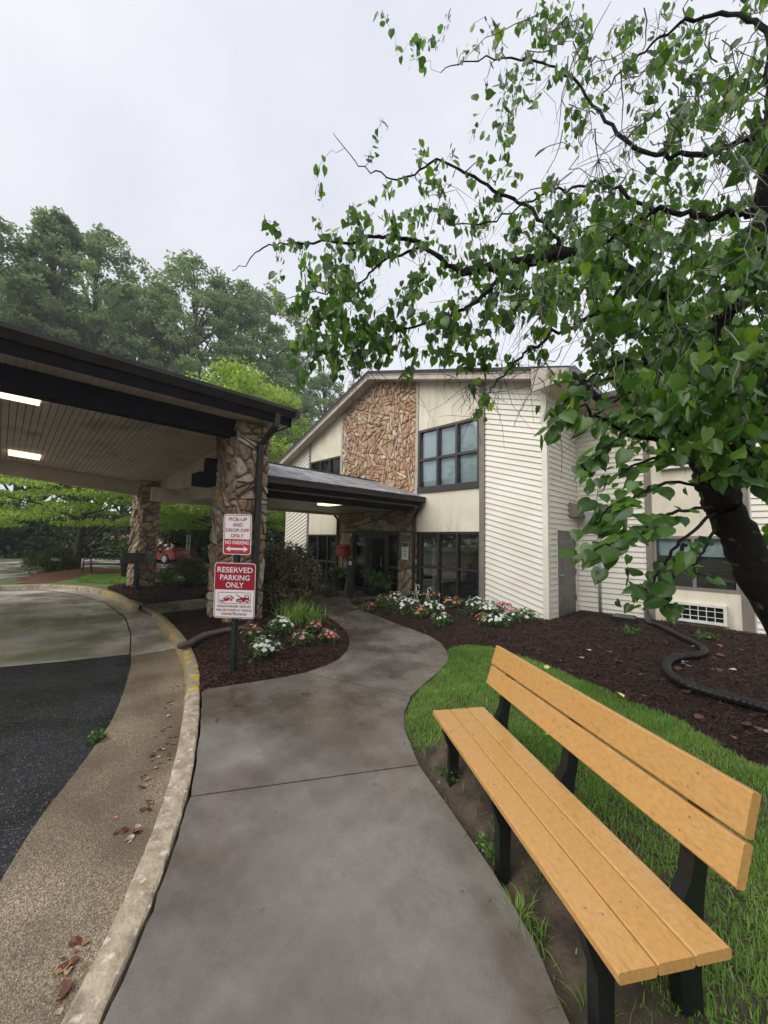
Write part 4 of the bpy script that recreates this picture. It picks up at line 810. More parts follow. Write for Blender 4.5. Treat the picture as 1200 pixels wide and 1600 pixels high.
obj('far_beam', MB().box(-11.0, -10.82, 2.6, yb, 2.55, 2.9), T['soffit'], cw)
obj('ceiling', MB().box(-10.82, -7.72, 3.56, yb - .06, 2.62, 2.66), T['soffit'], cw)
lamp(cw, -8.35, -7.75, 5.85, 6.2, lambda x, y: 2.62)
obj('downspout', MB().tube([(-6.98, YF - .16, 2.86), (-6.98, YF - .16, 2.68), (-7.22, YF - .12, 2.42), (-7.26, YF - .11, 2.25), (-7.26, YF - .11, .14), (-7.32, YF - .3, .07), (-7.5, YF - .7, .05)], .05, 8), T['gutter'], cw)
obj('downspout', MB().tube([(-11.05, YF - .3, 2.86), (-11.05, YF - .25, 2.7), (-10.86, YF - .1, 2.4), (-10.86, YF - .1, .05)], .05, 8), T['gutter'], cw)

# ================================================================== BENCH
BC = (-0.965, 2.034, 0.0); BA = R(-34.5)
bench = thing('park_bench', 'tan plank park bench with black legs on the grass beside the sidewalk', 'bench', BC, BA)
def plank(name, x0, x1, prof_c, w, th, tilt, z0):
    """plank along X: centre (y,z), width w along the tilted axis"""
    c, s = math.cos(tilt), math.sin(tilt); r = .006; P2 = []
    for (a, b) in ((-w / 2 + r, -th / 2), (w / 2 - r, -th / 2), (w / 2, -th / 2 + r), (w / 2, th / 2 - r), (w / 2 - r, th / 2), (-w / 2 + r, th / 2), (-w / 2, th / 2 - r), (-w / 2, -th / 2 + r)):
        P2.append((prof_c[0] + a * c - b * s, prof_c[1] + a * s + b * c))
    n = 8; vs = [(x, p[0], p[1]) for x in (x0, x1) for p in P2]
    fs = [(i, n + i, n + (i + 1) % n, (i + 1) % n) for i in range(n)] + [tuple(range(n)), tuple(range(2 * n - 1, n - 1, -1))]
    me = MB().add(vs, fs)
    return obj(name, me, T['plank'], bench)
for k, y in enumerate((-.138, 0.0, .138)): plank('seat_plank', -.879 + random.uniform(-.002, .002), .879 + random.uniform(-.002, .002), (y, .383 + .001 * k), .1345, .034, 0, 0)
plank('back_plank', -.885, .885, (.262, .636), .139, .038, R(72), 0); plank('back_plank', -.887, .884, (.306, .785), .145, .038, R(72), 0)
SCM = MB().tube([(0, 0, -.004), (0, 0, .0008)], .0042, 8).mesh('screw'); SCM.materials.append(T['taupe'])
def screw(name, loc, tilt):
    o = obj(name, SCM, None, bench, loc=loc); o.rotation_euler = (tilt, 0, 0)
for x in (-.685, 0.02, .70):
    h = .027
    sup = [(-.150, -.10), (-.10, -.10), (-.085, .20), (-.03, .30), (.14, .30), (.17, .20), (.20, -.10), (.27, -.10), (.262, .16), (.285, .40), (.352, .74), (.345, .80), (.325, .80), (.262, .60), (.235, .47), (.20, .41), (.185, .362), (-.195, .362), (-.19, .33), (-.150, .22)]
    obj('leg_frame', MB().prism(sup, frame((x, 0, 0), (0, 1, 0), (0, 0, 1)), -h, h), T['black_plastic'], bench)
    for y0 in (-.138, 0.0, .138):
        for dxx in (-.014, .014): screw('screw', (x + dxx, y0 + dxx * 1.5, .4006), 0)
    for (yy, zz) in ((.2435, .642), (.287, .791)):
        for dzz in (-.03, .03): screw('screw', (x + dzz * .4, yy + dzz * .31, zz + dzz), R(72))

# ================================================================== SIGN POST
dS = depth_of(gp(363, 1045, .08))
SO = P(363, 1045, dS); nS = np.array([math.sin(HEAD), -math.cos(HEAD), 0])
sign = thing('parking_sign_post', 'green metal post with two red and white parking signs in the mulch bed', 'sign', tuple(SO))
SC = dS / FPX                     # metres per photo pixel at the post
def SPt(px, py, out=0.0):
    p = P(px, py, dS) - SO; return p + nS * out
lean = SPt(371, 815) - SPt(363, 1060); lean = lean / np.linalg.norm(lean); side = np.cross(lean, nS); side /= np.linalg.norm(side); outv = np.cross(side, lean)
if side @ _rt < 0: side = -side; outv = np.cross(side, lean)
b = MB(); L = 1.87
prof = [(-.042, -.004), (-.024, -.004), (-.016, .03), (.016, .03), (.024, -.004), (.042, -.004), (.042, -.009), (.02, -.009), (.012, .022), (-.012, .022), (-.02, -.009), (-.042, -.009)]
vs = [tuple(lean * z + side * a + outv * (d - .028)) for z in (-.3, L) for a, d in prof]; n = 12
b.add(vs, [(i, (i + 1) % n, n + (i + 1) % n, n + i) for i in range(n)])
obj('post', b, T['post_green'], sign)
hb = MB()
for k in range(30):
    z = .1 + k * .055
    hb.add([tuple(lean * (z + dz) + side * ds + outv * .0035) for dz, ds in ((-.012, -.005), (-.012, .005), (.012, .005), (.012, -.005))], [(0, 1, 2, 3)])
obj('bolt_holes', hb, T['black_plastic'], sign, kind='stuff')
def rrect(w, h, r, n=5):
    out = []
    for cx, cy, a0 in ((w / 2 - r, h / 2 - r, 0), (-w / 2 + r, h / 2 - r, 90), (-w / 2 + r, -h / 2 + r, 180), (w / 2 - r, -h / 2 + r, 270)):
        for k in range(n + 1): a = R(a0 + 90 * k / n); out.append((cx + r * math.cos(a), cy + r * math.sin(a)))
    return out
def text_mesh(txt, size, sx=1.0, bold=0.0):
    cu = bpy.data.curves.new('lettering', 'FONT'); cu.body = txt; cu.size = size; cu.align_x = 'CENTER'; cu.align_y = 'CENTER'; cu.extrude = 0.0006; cu.resolution_u = 3; cu.offset = bold
    o = bpy.data.objects.new('lettering', cu); COL.objects.link(o); dg = bpy.context.evaluated_depsgraph_get(); me = bpy.data.meshes.new_from_object(o.evaluated_get(dg))
    bpy.data.objects.remove(o); bpy.data.curves.remove(cu); return me
def ring(w, h, r, t):
    A = rrect(w, h, r); B = rrect(w - 2 * t, h - 2 * t, max(r - t, .004)); n = len(A); return A, B, n
class Plate:
    def __init__(s, parent, cx, cy, w, h, out, label):
        s.F = frame(SPt(cx, cy) + outv * out, side, lean); s.w, s.h = w, h
        s.o = obj('sign_plate', MB().prism(rrect(w, h, .035), s.F, -.003, 0), T['sign_white'], parent, label=label)
    def poly(s, p, d, m, name='sign_print'): return obj(name, MB().prism(p, s.F, d - .0008, d), T[m], s.o)
    def ring(s, w, h, r, t, d, m, cx=0, cy=0):
        A, B, n = ring(w, h, r, t); A = [(a + cx, c + cy) for a, c in A]; B = [(a + cx, c + cy) for a, c in B]
        vs = [fp(s.F, *p, d) for p in A] + [fp(s.F, *p, d) for p in B]; obj('sign_border', MB().add(vs, [(i, (i + 1) % n, n + (i + 1) % n, n + i) for i in range(n)]), T[m], s.o)
    def text(s, t, x, y, width, height, m, d=.0016, bold=0.0):
        me = text_mesh(t, 1.0, bold=bold); co = np.empty(len(me.vertices) * 3, np.float32); me.vertices.foreach_get('co', co); co = co.reshape(-1, 3)
        lo, hi = co.min(0), co.max(0); u = (co - (lo + hi) / 2) / (hi - lo + 1e-9)
        W = s.F[0] + np.outer(u[:, 0] * width + x, s.F[1]) + np.outer(u[:, 1] * height + y, s.F[2]) + np.outer(np.full(len(u), d) + u[:, 2] * .0008, s.F[3])
        me.vertices.foreach_set('co', W.astype(np.float32).ravel()); me.update(); obj('lettering', me, T[m], s.o)
k = SC
up = Plate(sign, 371.5, 835, 43.5 * k, 63 * k, .012, 'upper plate reading pick-up and drop-off only, no parking')
W, H = up.w, up.h
up.ring(W - .018, H - .018, .03, .008, .0012, 'sign_bright_red')
redp = [p for p in rrect(W - .03, H - .03, .026)]; redp = clip(ccw(redp), (0, 1), -H / 2 + .385 * H)
up.poly(redp, .0012, 'sign_bright_red', 'red_panel')
for t, yy, ww in (('PICK-UP', .375, .66), ('AND', .24, .36), ('DROP-OFF', .105, .84), ('ONLY', -.03, .46)): up.text(t, 0, yy * H, ww * W, .088 * H, 'sign_bright_red', bold=.018)
up.text('NO PARKING', 0, -.2 * H, .86 * W, .095 * H, 'sign_white', .0022, bold=.02)
aw, ah, ay = .40 * W, .024 * H, -.36 * H
up.poly([(-aw, ay), (-aw + .17 * W, ay + .075 * H), (-aw + .13 * W, ay + ah), (aw - .13 * W, ay + ah), (aw - .17 * W, ay + .075 * H), (aw, ay), (aw - .17 * W, ay - .075 * H), (aw - .13 * W, ay - ah), (-aw + .13 * W, ay - ah), (-aw + .17 * W, ay - .075 * H)], .0022, 'sign_white', 'arrow')
lo = Plate(sign, 367, 922.5, 64 * k, 86 * k, .010, 'lower plate reading reserved parking only')
W, H = lo.w, lo.h
lo.ring(W - .014, H - .014, .03, .007, .0012, 'sign_red')
redp = clip(ccw(rrect(W - .022, H - .022, .028)), (0, -1), -(H / 2 - .485 * H)); lo.poly(redp, .0012, 'sign_red', 'red_panel')
for t, yy, ww in (('RESERVED', .375, .86), ('PARKING', .235, .72), ('ONLY', .10, .43)): lo.text(t, 0, yy * H, ww * W, .098 * H, 'sign_white', .0022, bold=.012)
for t, yy, ww in (('UNAUTHORIZED VEHICLES', -.285, .82), ('WILL BE TOWED AT VEHICLE', -.355, .86), ("OWNER'S EXPENSE", -.425, .62)): lo.text(t, 0, yy * H, ww * W, .042 * H, 'sign_red', bold=.012)
lo.ring(.80 * W, .205 * H, .02, .006, .0012, 'sign_red', 0, -.135 * H)
def pic(pts, m='sign_red', d=.0012): lo.poly([(x * W, y * H) for x, y in pts], d, m, 'tow_pictogram')
def disc(x, y, r, m, d): lo.poly([(x * W + r * W * math.cos(R(24 * i)), y * H + r * W * math.sin(R(24 * i))) for i in range(15)], d, m, 'tow_pictogram')
pic([(-.37, -.20), (-.36, -.175), (-.28, -.155), (-.22, -.105), (-.10, -.085), (-.02, -.12), (-.01, -.145), (-.04, -.165), (-.30, -.215)])
pic([(-.245, -.145), (-.21, -.115), (-.17, -.108), (-.17, -.13)], 'sign_white', .002); pic([(-.155, -.128), (-.155, -.105), (-.105, -.098), (-.07, -.118)], 'sign_white', .002)
for x, y in ((-.285, -.195), (-.075, -.165)): disc(x, y, .045, 'sign_white', .0024); disc(x, y, .03, 'sign_red', .003)
pic([(.05, -.205), (.05, -.15), (.11, -.145), (.16, -.12), (.24, -.12), (.26, -.075), (.34, -.075), (.36, -.12), (.37, -.205)]); pic([(.03, -.075), (.05, -.068), (.19, -.125), (.16, -.13)]); pic([(.275, -.12), (.285, -.087), (.33, -.087), (.335, -.12)], 'sign_white', .002)
for x in (.145, .31): disc(x, -.2, .045, 'sign_white', .0024); disc(x, -.2, .03, 'sign_red', .003)
for px, py in ((371.5, 810), (371.5, 861), (368, 886), (366, 957)): obj('bolt', MB().tube([tuple(SPt(px, py) + outv * .008), tuple(SPt(px, py) + outv * .018)], .009, 8), T['steel'], sign)

# ================================================================== SMALL THINGS
def zbed(p, poly, f):
    X = np.array([p[0]]); Y = np.array([p[1]]); return float(f(X, Y, poly_sd(poly, X, Y))[0])
def corr(pts, r, name, label, m, cat='pipe', rib0=0.0, rib1=1.0, amp=.07, loc=None, step=.012):
    """corrugated hose: ribbed between rib0 and rib1 of its length"""
    line = resample(smooth([np.array(p, float) for p in pts], 8), step); n = len(line)
    rad = [r * (1 + (amp if (i // 2) % 2 else -amp) * (rib0 <= i / n <= rib1)) for i in range(n)]
    t = thing(name, label, cat, tuple(line[0])); o = np.array(line[0])
    i0, i1 = int(rib0 * n), min(n - 1, int(rib1 * n))
    segs = [(0, i0, 'smooth_end'), (i0, i1, 'ribbed_hose'), (i1, n - 1, 'smooth_end')]
    for a, b, nm in segs:
        if b - a > 1: obj(nm, MB().tube([p - o for p in line[a:b + 1]], rad[a:b + 1], 10), T[m], t, smooth=True)
    return t
zb1 = lambda x, y: zbed((x, y), BED1, b1z); zb3 = lambda x, y: zbed((x, y), BED3, b3z)
pts = [(-6.985, 3.5, .24), (-6.98, 3.48, .16)]
for px, py in ((385, 979), (352, 985), (318, 993), (296, 1000), (281, 1004)):
    p = gp(px, py, .12); pts.append((p[0], p[1], .115 if px > 300 else .07))
corr(pts, .05, 'drain_hose', 'grey ribbed drain hose from the pillar downspout lying over the yellow kerb', 'hose_grey', 'hose', .45, .86)
pts = []
for i, (px, py) in enumerate(((1010, 962), (1014, 972), (1034, 980), (1066, 996), (1092, 1008), (1101, 1017), (1090, 1023), (1062, 1026), (1044, 1034), (1043, 1048), (1060, 1064), (1100, 1079), (1140, 1090), (1200, 1107), (1290, 1135))):
    p = gp(px, py, .09); z = zb3(p[0], p[1]); p = gp(px, py, z + .05); pts.append((p[0], p[1], z + .045 + (0.12 if i == 0 else 0)))
corr(pts, .05, 'drain_pipe', 'long black drain pipe snaking over the mulch behind the bench', 'pipe', 'pipe', .55, 1.0, .06)
p = gp(976, 972, .06); z = zb3(p[0], p[1])
bs = thing('plastic_box', 'low black plastic box on the mulch by the siding wall', 'box', (p[0], p[1], z), R(3))
obj('base', MB().add([(x * s, y * s, zz) for zz, s in ((0, 1), (.07, 1.0)) for x, y in ((-.21, -.12), (.21, -.12), (.21, .12), (-.21, .12))], [(3, 2, 1, 0), (4, 5, 6, 7), (0, 1, 5, 4), (1, 2, 6, 5), (2, 3, 7, 6), (3, 0, 4, 7)]), T['black_plastic'], bs)
obj('lid', MB().add([(x * s, y * s, zz) for zz, s in ((.072, 1.03), (.1, 1.03), (.14, .84)) for x, y in ((-.21, -.12), (.21, -.12), (.21, .12), (-.21, .12))], [(3, 2, 1, 0), (8, 9, 10, 11)] + [(4 * k + i, 4 * k + (i + 1) % 4, 4 * k + 4 + (i + 1) % 4, 4 * k + 4 + i) for k in (0, 1) for i in range(4)]), T['black_plastic'], bs)
p = gp(1066, 1039, .08); cup = tag(obj('plastic_cup', MB().lathe([(.03, 0), (.042, .10), (.044, .10), (.04, .1)], (0, 0, 0), 12), T['clear_plastic'], loc=(p[0], p[1], zb3(p[0], p[1]) + .035)), 'clear plastic cup lying on the mulch beside the black drain pipe', 'cup'); cup.rotation_euler = (R(85), 0, R(60))

# ---- foliage builders
def leafcloud(C, n, L, W, droop=0.3, spread=None, tint=(0.5, 0.25), name='leaves', upn=0.5, four=True):
    """n pointed leaves round each centre; C rows: x,y,z,rx,ry,rz"""
    C = np.asarray(C, float); m = len(C) * n; c = np.repeat(C, n, 0)
    d = rng.normal(0, 1, (m, 3)); d /= np.linalg.norm(d, axis=1)[:, None]; r = rng.random(m) ** 0.45
    p = c[:, :3] + d * r[:, None] * c[:, 3:6]
    t = d * np.array([1, 1, .5]) + rng.normal(0, .6, (m, 3)); t[:, 2] -= droop; t /= np.linalg.norm(t, axis=1)[:, None]
    nn = rng.normal(0, .7, (m, 3)); nn[:, 2] += upn * 1.4; s = np.cross(t, nn); s /= np.linalg.norm(s, axis=1)[:, None] + 1e-9; nn = np.cross(s, t)
    l = (L * rng.uniform(.6, 1.3, m))[:, None]; w = (W * rng.uniform(.7, 1.25, m))[:, None]
    V = np.stack([p, p + t * l * .45 + s * w - nn * w * .25, p + t * l, p + t * l * .45 - s * w - nn * w * .25], 1).reshape(-1, 3); i = np.arange(m)[:, None] * 4
    F = np.concatenate([i + np.array([[0, 1, 2]]), i + np.array([[0, 2, 3]])], 0)
    return fast_mesh(name, V, F, np.repeat(np.clip(rng.normal(tint[0], tint[1], m) + np.repeat(rng.normal(0, .12, len(C)), n), 0, 1), 4))
def flower_plant(p, z, r, h, petal, label, nb=14, group='flowering bedding plants', nleaf=110, bs=1.0):
    t = thing('flower_plant', label, 'flower', (p[0], p[1], z), random.uniform(0, 6), group)
    Cs = [(random.gauss(0, r * .45), random.gauss(0, r * .45), h * random.uniform(.3, .75), r * .5, r * .5, h * .42) for _ in range(9)]
    obj('foliage', leafcloud(Cs, nleaf // 9 + 6, .065, .017, .1, tint=(.5, .25)), T['vinca_leaf'], t)
    st = MB()
    for _ in range(9): a = random.uniform(0, 6.28); st.tube([(0, 0, -.02), (r * .3 * math.cos(a), r * .3 * math.sin(a), h * .45), (r * .7 * math.cos(a), r * .7 * math.sin(a), h * .8)], .004, 4)
    obj('stems', st, T['vinca_leaf'], t)
    for k in range(nb):
        a = random.uniform(0, 6.283); q = r * math.sqrt(random.random()) * 1.02; x, y = q * math.cos(a), q * math.sin(a); zz = h * (1.08 - .5 * (q / r) ** 2) + random.uniform(-.01, .03)
        b = MB(); R0 = random.uniform(.021, .03) * bs; N = Vector((x * .9 / r + random.uniform(-.35, .35), y * .9 / r + random.uniform(-.35, .35), 1.0)).normalized(); A = N.orthogonal().normalized(); B = N.cross(A); c = Vector((x, y, zz))
        for i in range(5):
            g = 2 * math.pi * i / 5 + .3; u = A * math.cos(g) + B * math.sin(g); v = N.cross(u)
            b.add([c, c + u * R0 * .6 + v * R0 * .42 + N * .006, c + u * R0 * 1.05 + v * R0 * .22 + N * .002, c + u * R0 * 1.05 - v * R0 * .22 + N * .002, c + u * R0 * .6 - v * R0 * .42 + N * .006], [(0, 1, 2, 3, 4)][::1])
        obj('bloom', b, T[random.choice(petal) if isinstance(petal, (list, tuple)) else petal], t)
    return t
for px, py, r, h, pet, nb, lab in (
    (414, 1026, .17, .19, 'white_petal', 16, 'white flowering plant with bright green leaves closest to the sign post'),
    (438, 996, .17, .21, 'white_petal', 18, 'white flowering plant directly in front of the grassy tuft'),
    (392, 1004, .14, .17, ['pink_petal', 'blush_petal'], 9, 'pink flowering plant right against the green sign post'),
    (470, 1007, .12, .14, ['pink_petal', 'blush_petal', 'white_petal'], 10, 'small pink flowering plant between the white clumps and the bed tip'),
    (491, 988, .12, .13, 'pink_petal', 8, 'pink flowering plant beside the strappy grass tuft'),
    (513, 1000, .13, .14, ['pink_petal', 'pink_petal', 'blush_petal'], 14, 'pink flowering plant at the tip of the pillar bed next to the sidewalk bend')):
    p = gp(px, py, .08); flower_plant(p, zb1(p[0], p[1]), r * 1.22, h * 1.25, pet, lab, int(nb * 1.9), bs=1.2 if pet == 'white_petal' else 1.08, nleaf=170)
for px, py, r, h, pet, nb, lab in (
    (558, 947, .12, .13, 'pink_petal', 6, 'small pink plant by the button post at the edge of the entrance path'),
    (577, 951, .15, .15, 'pink_petal', 9, 'pink plant in front of the potted shrub at the entrance'),
    (600, 946, .2, .2, ['pink_petal', 'blush_petal'], 7, 'leafy green plant with few pink flowers below the notice'),
    (617, 942, .2, .22, 'white_petal', 14, 'white plant below the wall notice near the downspout outlet'),
    (636, 958, .3, .26, 'white_petal', 26, 'wide white plant beside the twin white plant hooks'),
    (655, 965, .15, .15, 'coral_petal', 9, 'coral red plant between two white plants near the hooks'),
    (677, 962, .24, .24, 'white_petal', 20, 'white plant just right of the white plant hooks'),
    (688, 976, .18, .17, 'white_petal', 9, 'small white plant standing alone on the mulch near the path'),
    (708, 951, .22, .2, ['blush_petal', 'coral_petal'], 12, 'blush pink plant under the lower window'),
    (675, 938, .22, .25, ['coral_petal', 'blush_petal'], 14, 'orange pink plant against the lower window behind the hooks'),
    (652, 934, .2, .22, 'white_petal', 9, 'white plant at the foot of the entrance downspout'),
    (745, 956, .24, .24, 'white_petal', 22, 'white plant at the brown trim post of the building corner'),
    (762, 962, .2, .2, 'white_petal', 16, 'white plant left of the big red clump at the siding'),
    (785, 962, .27, .22, 'pink_petal', 26, 'big reddish pink clump against the white siding'),
    (757, 974, .15, .14, 'coral_petal', 8, 'low coral plant in front of the white clump by the trim post'),
    (778, 979, .24, .17, 'white_petal', 20, 'low white plant in front of the big pink clump'),
    (803, 973, .24, .18, 'white_petal', 9, 'sparse white plant with much green before the siding'),
    (822, 969, .22, .15, 'white_petal', 5, 'nearly flowerless green plant next to the building corner')):
    p = gp(px, py, .06); flower_plant(p, zb3(p[0], p[1]), r * 1.15, h * 1.2, pet, lab, int(nb * 1.9), bs=1.3, nleaf=190)

def weed(p, z, r, h, n, label, L=.05, W=.014, m='vinca_leaf', cat='weed', name='weed'):
    t = thing(name, label, cat, (p[0], p[1], z)); Cs = [(random.gauss(0, r * .4), random.gauss(0, r * .4), h * random.uniform(.3, .8), r * .5, r * .5, h * .4) for _ in range(6)]
    obj('leaves', leafcloud(Cs, n // 6, L, W, 0), T[m], t); s = MB()
    for _ in range(7): a = random.uniform(0, 6.28); s.tube([(0, 0, -.02), (r * .6 * math.cos(a), r * .6 * math.sin(a), h * .6)], .002, 3)
    obj('stems', s, T[m], t)
p = gp(152, 1158, -.13); weed(p, -.135, .07, .07, 90, 'small green weed growing where asphalt meets the gutter', .035, .013)
p = gp(708, 1222, -.02); weed(p, -.03, .10, .12, 260, 'clover-like weed at the sidewalk edge by the far bench leg', .022, .010)
p = gp(752, 1318, -.02); weed(p, -.04, .06, .05, 80, 'tiny weed on the bare soil under the middle of the bench', .025, .010)
p = gp(775, 1345, -.03); weed(p, -.04, .05, .06, 60, 'small broadleaf weed at the foot of the middle bench leg', .035, .014)
p = gp(985, 990, .06); weed(p, zb3(p[0], p[1]), .18, .1, 60, 'pale green seedling on mulch below the black drain pipe end', .06, .02)
p = gp(1105, 1000, .06); weed(p, zb3(p[0], p[1]), .2, .1, 60, 'pale green seedling near the wing wall right of the drain pipe bend', .06, .02)
p = gp(728, 962, .06); weed(p, zb3(p[0], p[1]), .2, .14, 90, 'grey green leafy weed between the blush pink and white plants', .07, .02, 'shrub')
def tuft(p, z, n, h, label, w=.006, lean=.9, m='grass', spread=.08, name='grass_tuft', bias=.55):
    X = rng.normal(0, spread, n); Y = rng.normal(0, spread, n); a = np.arctan2(Y, X) + rng.normal(0, .5, n)
    return tag(obj(name, blades(X, Y, X * 0, np.full(n, h), lean, w, 4, bias=bias, az=a), T[m], loc=(p[0], p[1], z)), label, 'grass')
p = gp(812, 1432, -.03); tuft(p, -.045, 50, .11, 'ragged grass clump at the sidewalk edge under the bench', .004, .8, spread=.03)
p = gp(840, 1465, -.03); tuft(p, -.045, 26, .08, 'thin grass clump next to the ragged one at the pavement edge', .004, .8, spread=.03)
p = gp(935, 1590, -.03); tuft(p, -.04, 50, .10, 'grass clump by the nearest bench leg', .004, .8, spread=.05)
p = gp(460, 972, .08); z = zb1(p[0], p[1]); tuft(p, z - .01, 220, .42, 'big strappy green grass tuft beside the purple shrub', .011, .75, spread=.13, name='ornamental_grass', bias=.75)
p = gp(490, 970, .08); tuft(p, zb1(p[0], p[1]), 110, .34, 'yellowing strappy tuft leaning over the path edge', .008, 1.0, spread=.09, name='ornamental_grass', bias=.8)
def shrub(p, z, rx, ry, h, n, k, L, W, m, label, name='shrub', droop=.3, low=.1):
    t = thing(name, label, 'shrub', (p[0], p[1], z)); Cs = []
    for _ in range(k):
        v = rng.normal(0, 1, 3); v /= np.linalg.norm(v); v[2] = abs(v[2]) * 1.0; q = random.random() ** .35
        Cs.append((v[0] * rx * q * .85, v[1] * ry * q * .85, h * (low + (.9 - low) * v[2] * q * (1.0 - .15 * random.random())), rx * .27, ry * .27, h * .13))
    obj('foliage', leafcloud(Cs, n // k, L, W, droop), T[m], t); s = MB()
    for c in Cs[::3]: s.tube([(c[0] * .1, c[1] * .1, -.05), (c[0] * .5, c[1] * .5, c[2] * .5), c[:3]], [.014, .009, .004], 4)
    obj('stems', s, T['trunk'], t); return t
p = gp(450, 957, .08); shrub(p, zb1(p[0], p[1]) - .03, .78, .78, 1.72, 17000, 100, .07, .017, 'loro', 'large purple-green drooping shrub right of the near stone pillar', droop=.5)
p = gp(293, 917, .1); shrub(p, .08, 1.0, .9, 1.12, 5200, 50, .085, .018, 'shrub', 'rounded olive shrub between the two stone pillars', droop=.1)
p = gp(76, 893); shrub(p, 0, 1.5, 1.0, 1.1, 2600, 30, .22, .02, 'shrub', 'low spiky shrub at the end of the red mulch bed', droop=-.6)
p = gp(505, 930, 0); shrub(p, 0, .55, .5, .42, 900, 14, .08, .018, 'loro', 'low reddish groundcover clump below the left lower window')
p = gp(275, 952, .05); weed(p, zb1(p[0], p[1]), .2, .2, 60, 'small reddish sprig by the left foot of the near pillar', .06, .012, 'loro')

def pot(p, r, h, label, cat='plant pot', fol=None, name='potted_plant', big=0.5, pinks=0):
    t = thing(name, label, cat, (p[0], p[1], 0)); obj('pot', MB().lathe([(r * .7, 0), (r * .98, h * .9), (r * 1.06, h * .9), (r * 1.06, h), (r * .92, h), (r * .9, h * .92)], (0, 0, 0), 16), T['black_plastic'], t, smooth=False)
    Cs = [(random.gauss(0, r * .7), random.gauss(0, r * .7), h + big * random.uniform(.1, .8), r * .5, r * .5, big * .3) for _ in range(14)]
    obj('foliage', leafcloud(Cs, 40, .13, .035, .3), T[fol or 'vinca_leaf'], t)
    for _ in range(pinks): obj('bloom', leafcloud([(random.gauss(0, r * .8), random.gauss(0, r * .8), h + big * random.uniform(.6, 1.1), .08, .08, .06)], 9, .06, .03, 0), T['blush_petal'], t)
p = gp(530, 921, 0); pot(p, .25, .5, 'black flared pot with low greenery left of the entrance', big=.2)
p = gp(604, 928, 0); pot((p[0] - .2, p[1] - .4), .3, .3, 'dark pot with bushy green plant right of the glass door', big=.55)
p = gp(199, 902, 0); pot((p[0], p[1]), .3, .75, 'dark pot with pink flowers left of the far pillar', big=.9, pinks=22)

# button post, red box on a stand, wall notice, plant hooks
p = gp(547, 934, 0)
bp_ = thing('button_post', 'dark wooden post with door button on the entrance path', 'post', (p[0], p[1], 0), R(10)); hP = 1.12
obj('post', MB().box(-.075, .075, -.075, .075, 0, hP), T['bronze'], bp_); obj('push_button', MB().box(.0, .10, -.10, -.076, hP - .17, hP - .06), T['steel'], bp_); obj('side_plate', MB().box(-.1, -.076, -.06, .06, hP - .18, hP - .06), T['conduit'], bp_)
p = fp(FF, -10.42, 1.30, .18); rb = thing('red_box', 'red metal box on a thin stand left of the entrance door', 'box', p)
obj('body', MB().box(-.24, .24, -.13, .13, -.17, .12), T['red_box'], rb); obj('lid', MB().add([(-.26, -.15, .12), (.26, -.15, .12), (.26, .14, .2), (-.26, .14, .2), (-.26, -.15, .15), (.26, -.15, .15), (.26, .14, .23), (-.26, .14, .23)], [(3, 2, 1, 0), (4, 5, 6, 7), (0, 1, 5, 4), (1, 2, 6, 5), (2, 3, 7, 6), (3, 0, 4, 7)]), T['red_box'], rb); obj('stand', MB().tube([(0, 0, -.17), (0, 0, -1.3)], .025, 8), T['black_metal'], rb)
no = thing('wall_notice', 'white paper notice with green heading on the stone beside the door', 'notice', fp(FF, -7.62, 1.38, .08))
obj('sheet', MB().box(-.13, .13, -.004, .004, -.26, .26), T['sign_white'], no); obj('heading', MB().box(-.12, .12, -.0055, -.0045, .12, .25), T['notice_green'], no)
for k, w in enumerate((.05, .08, .08, .07)): obj('text_line', MB().box(-w, w, -.0055, -.0045, .055 - .07 * k, .075 - .07 * k), T['ink'], no)
for px, py, top, lab in ((650, 958, 914, 'white plant hanger with three wires left of the hook'), (668, 962, 918, 'white shepherd hook standing among the flowers')):
    p = gp(px, py, .05); d = depth_of(p); h = (py - top) / FPX * d; t = thing('plant_hook', lab, 'hook', (p[0], p[1], .05)); hk = MB()
    r = .045; hk_pts = [(0, 0, h - r)] + [(r - r * math.cos(a), 0, h - r + r * math.sin(a)) for a in np.linspace(0, 3.6, 8)]
    obj('hook', MB().tube(hk_pts, .006, 5), T['white_metal'], t)
    for k in range(3): a = 2.1 * k; obj('wire', MB().tube([(0, 0, h - r), (.05 * math.cos(a), .05 * math.sin(a), h * .5), (.16 * math.cos(a), .16 * math.sin(a), .04)], .0035, 4), T['white_metal'], t)

# lectern-like black stand in front of the far pillar
p = gp(226, 917, .1); d = depth_of(p); st = thing('black_stand', 'black box on a post in front of the far stone pillar', 'stand', (p[0] + .35, p[1] - .32, .05), R(45))
obj('post', MB().box(-.05, .05, -.05, .05, 0, .82), T['black_metal'], st); obj('box', MB().box(-.32, .32, -.16, .16, .80, 1.08), T['black_metal'], st); obj('lid', MB().box(-.34, .34, -.18, .18, 1.08, 1.11), T['black_metal'], st)

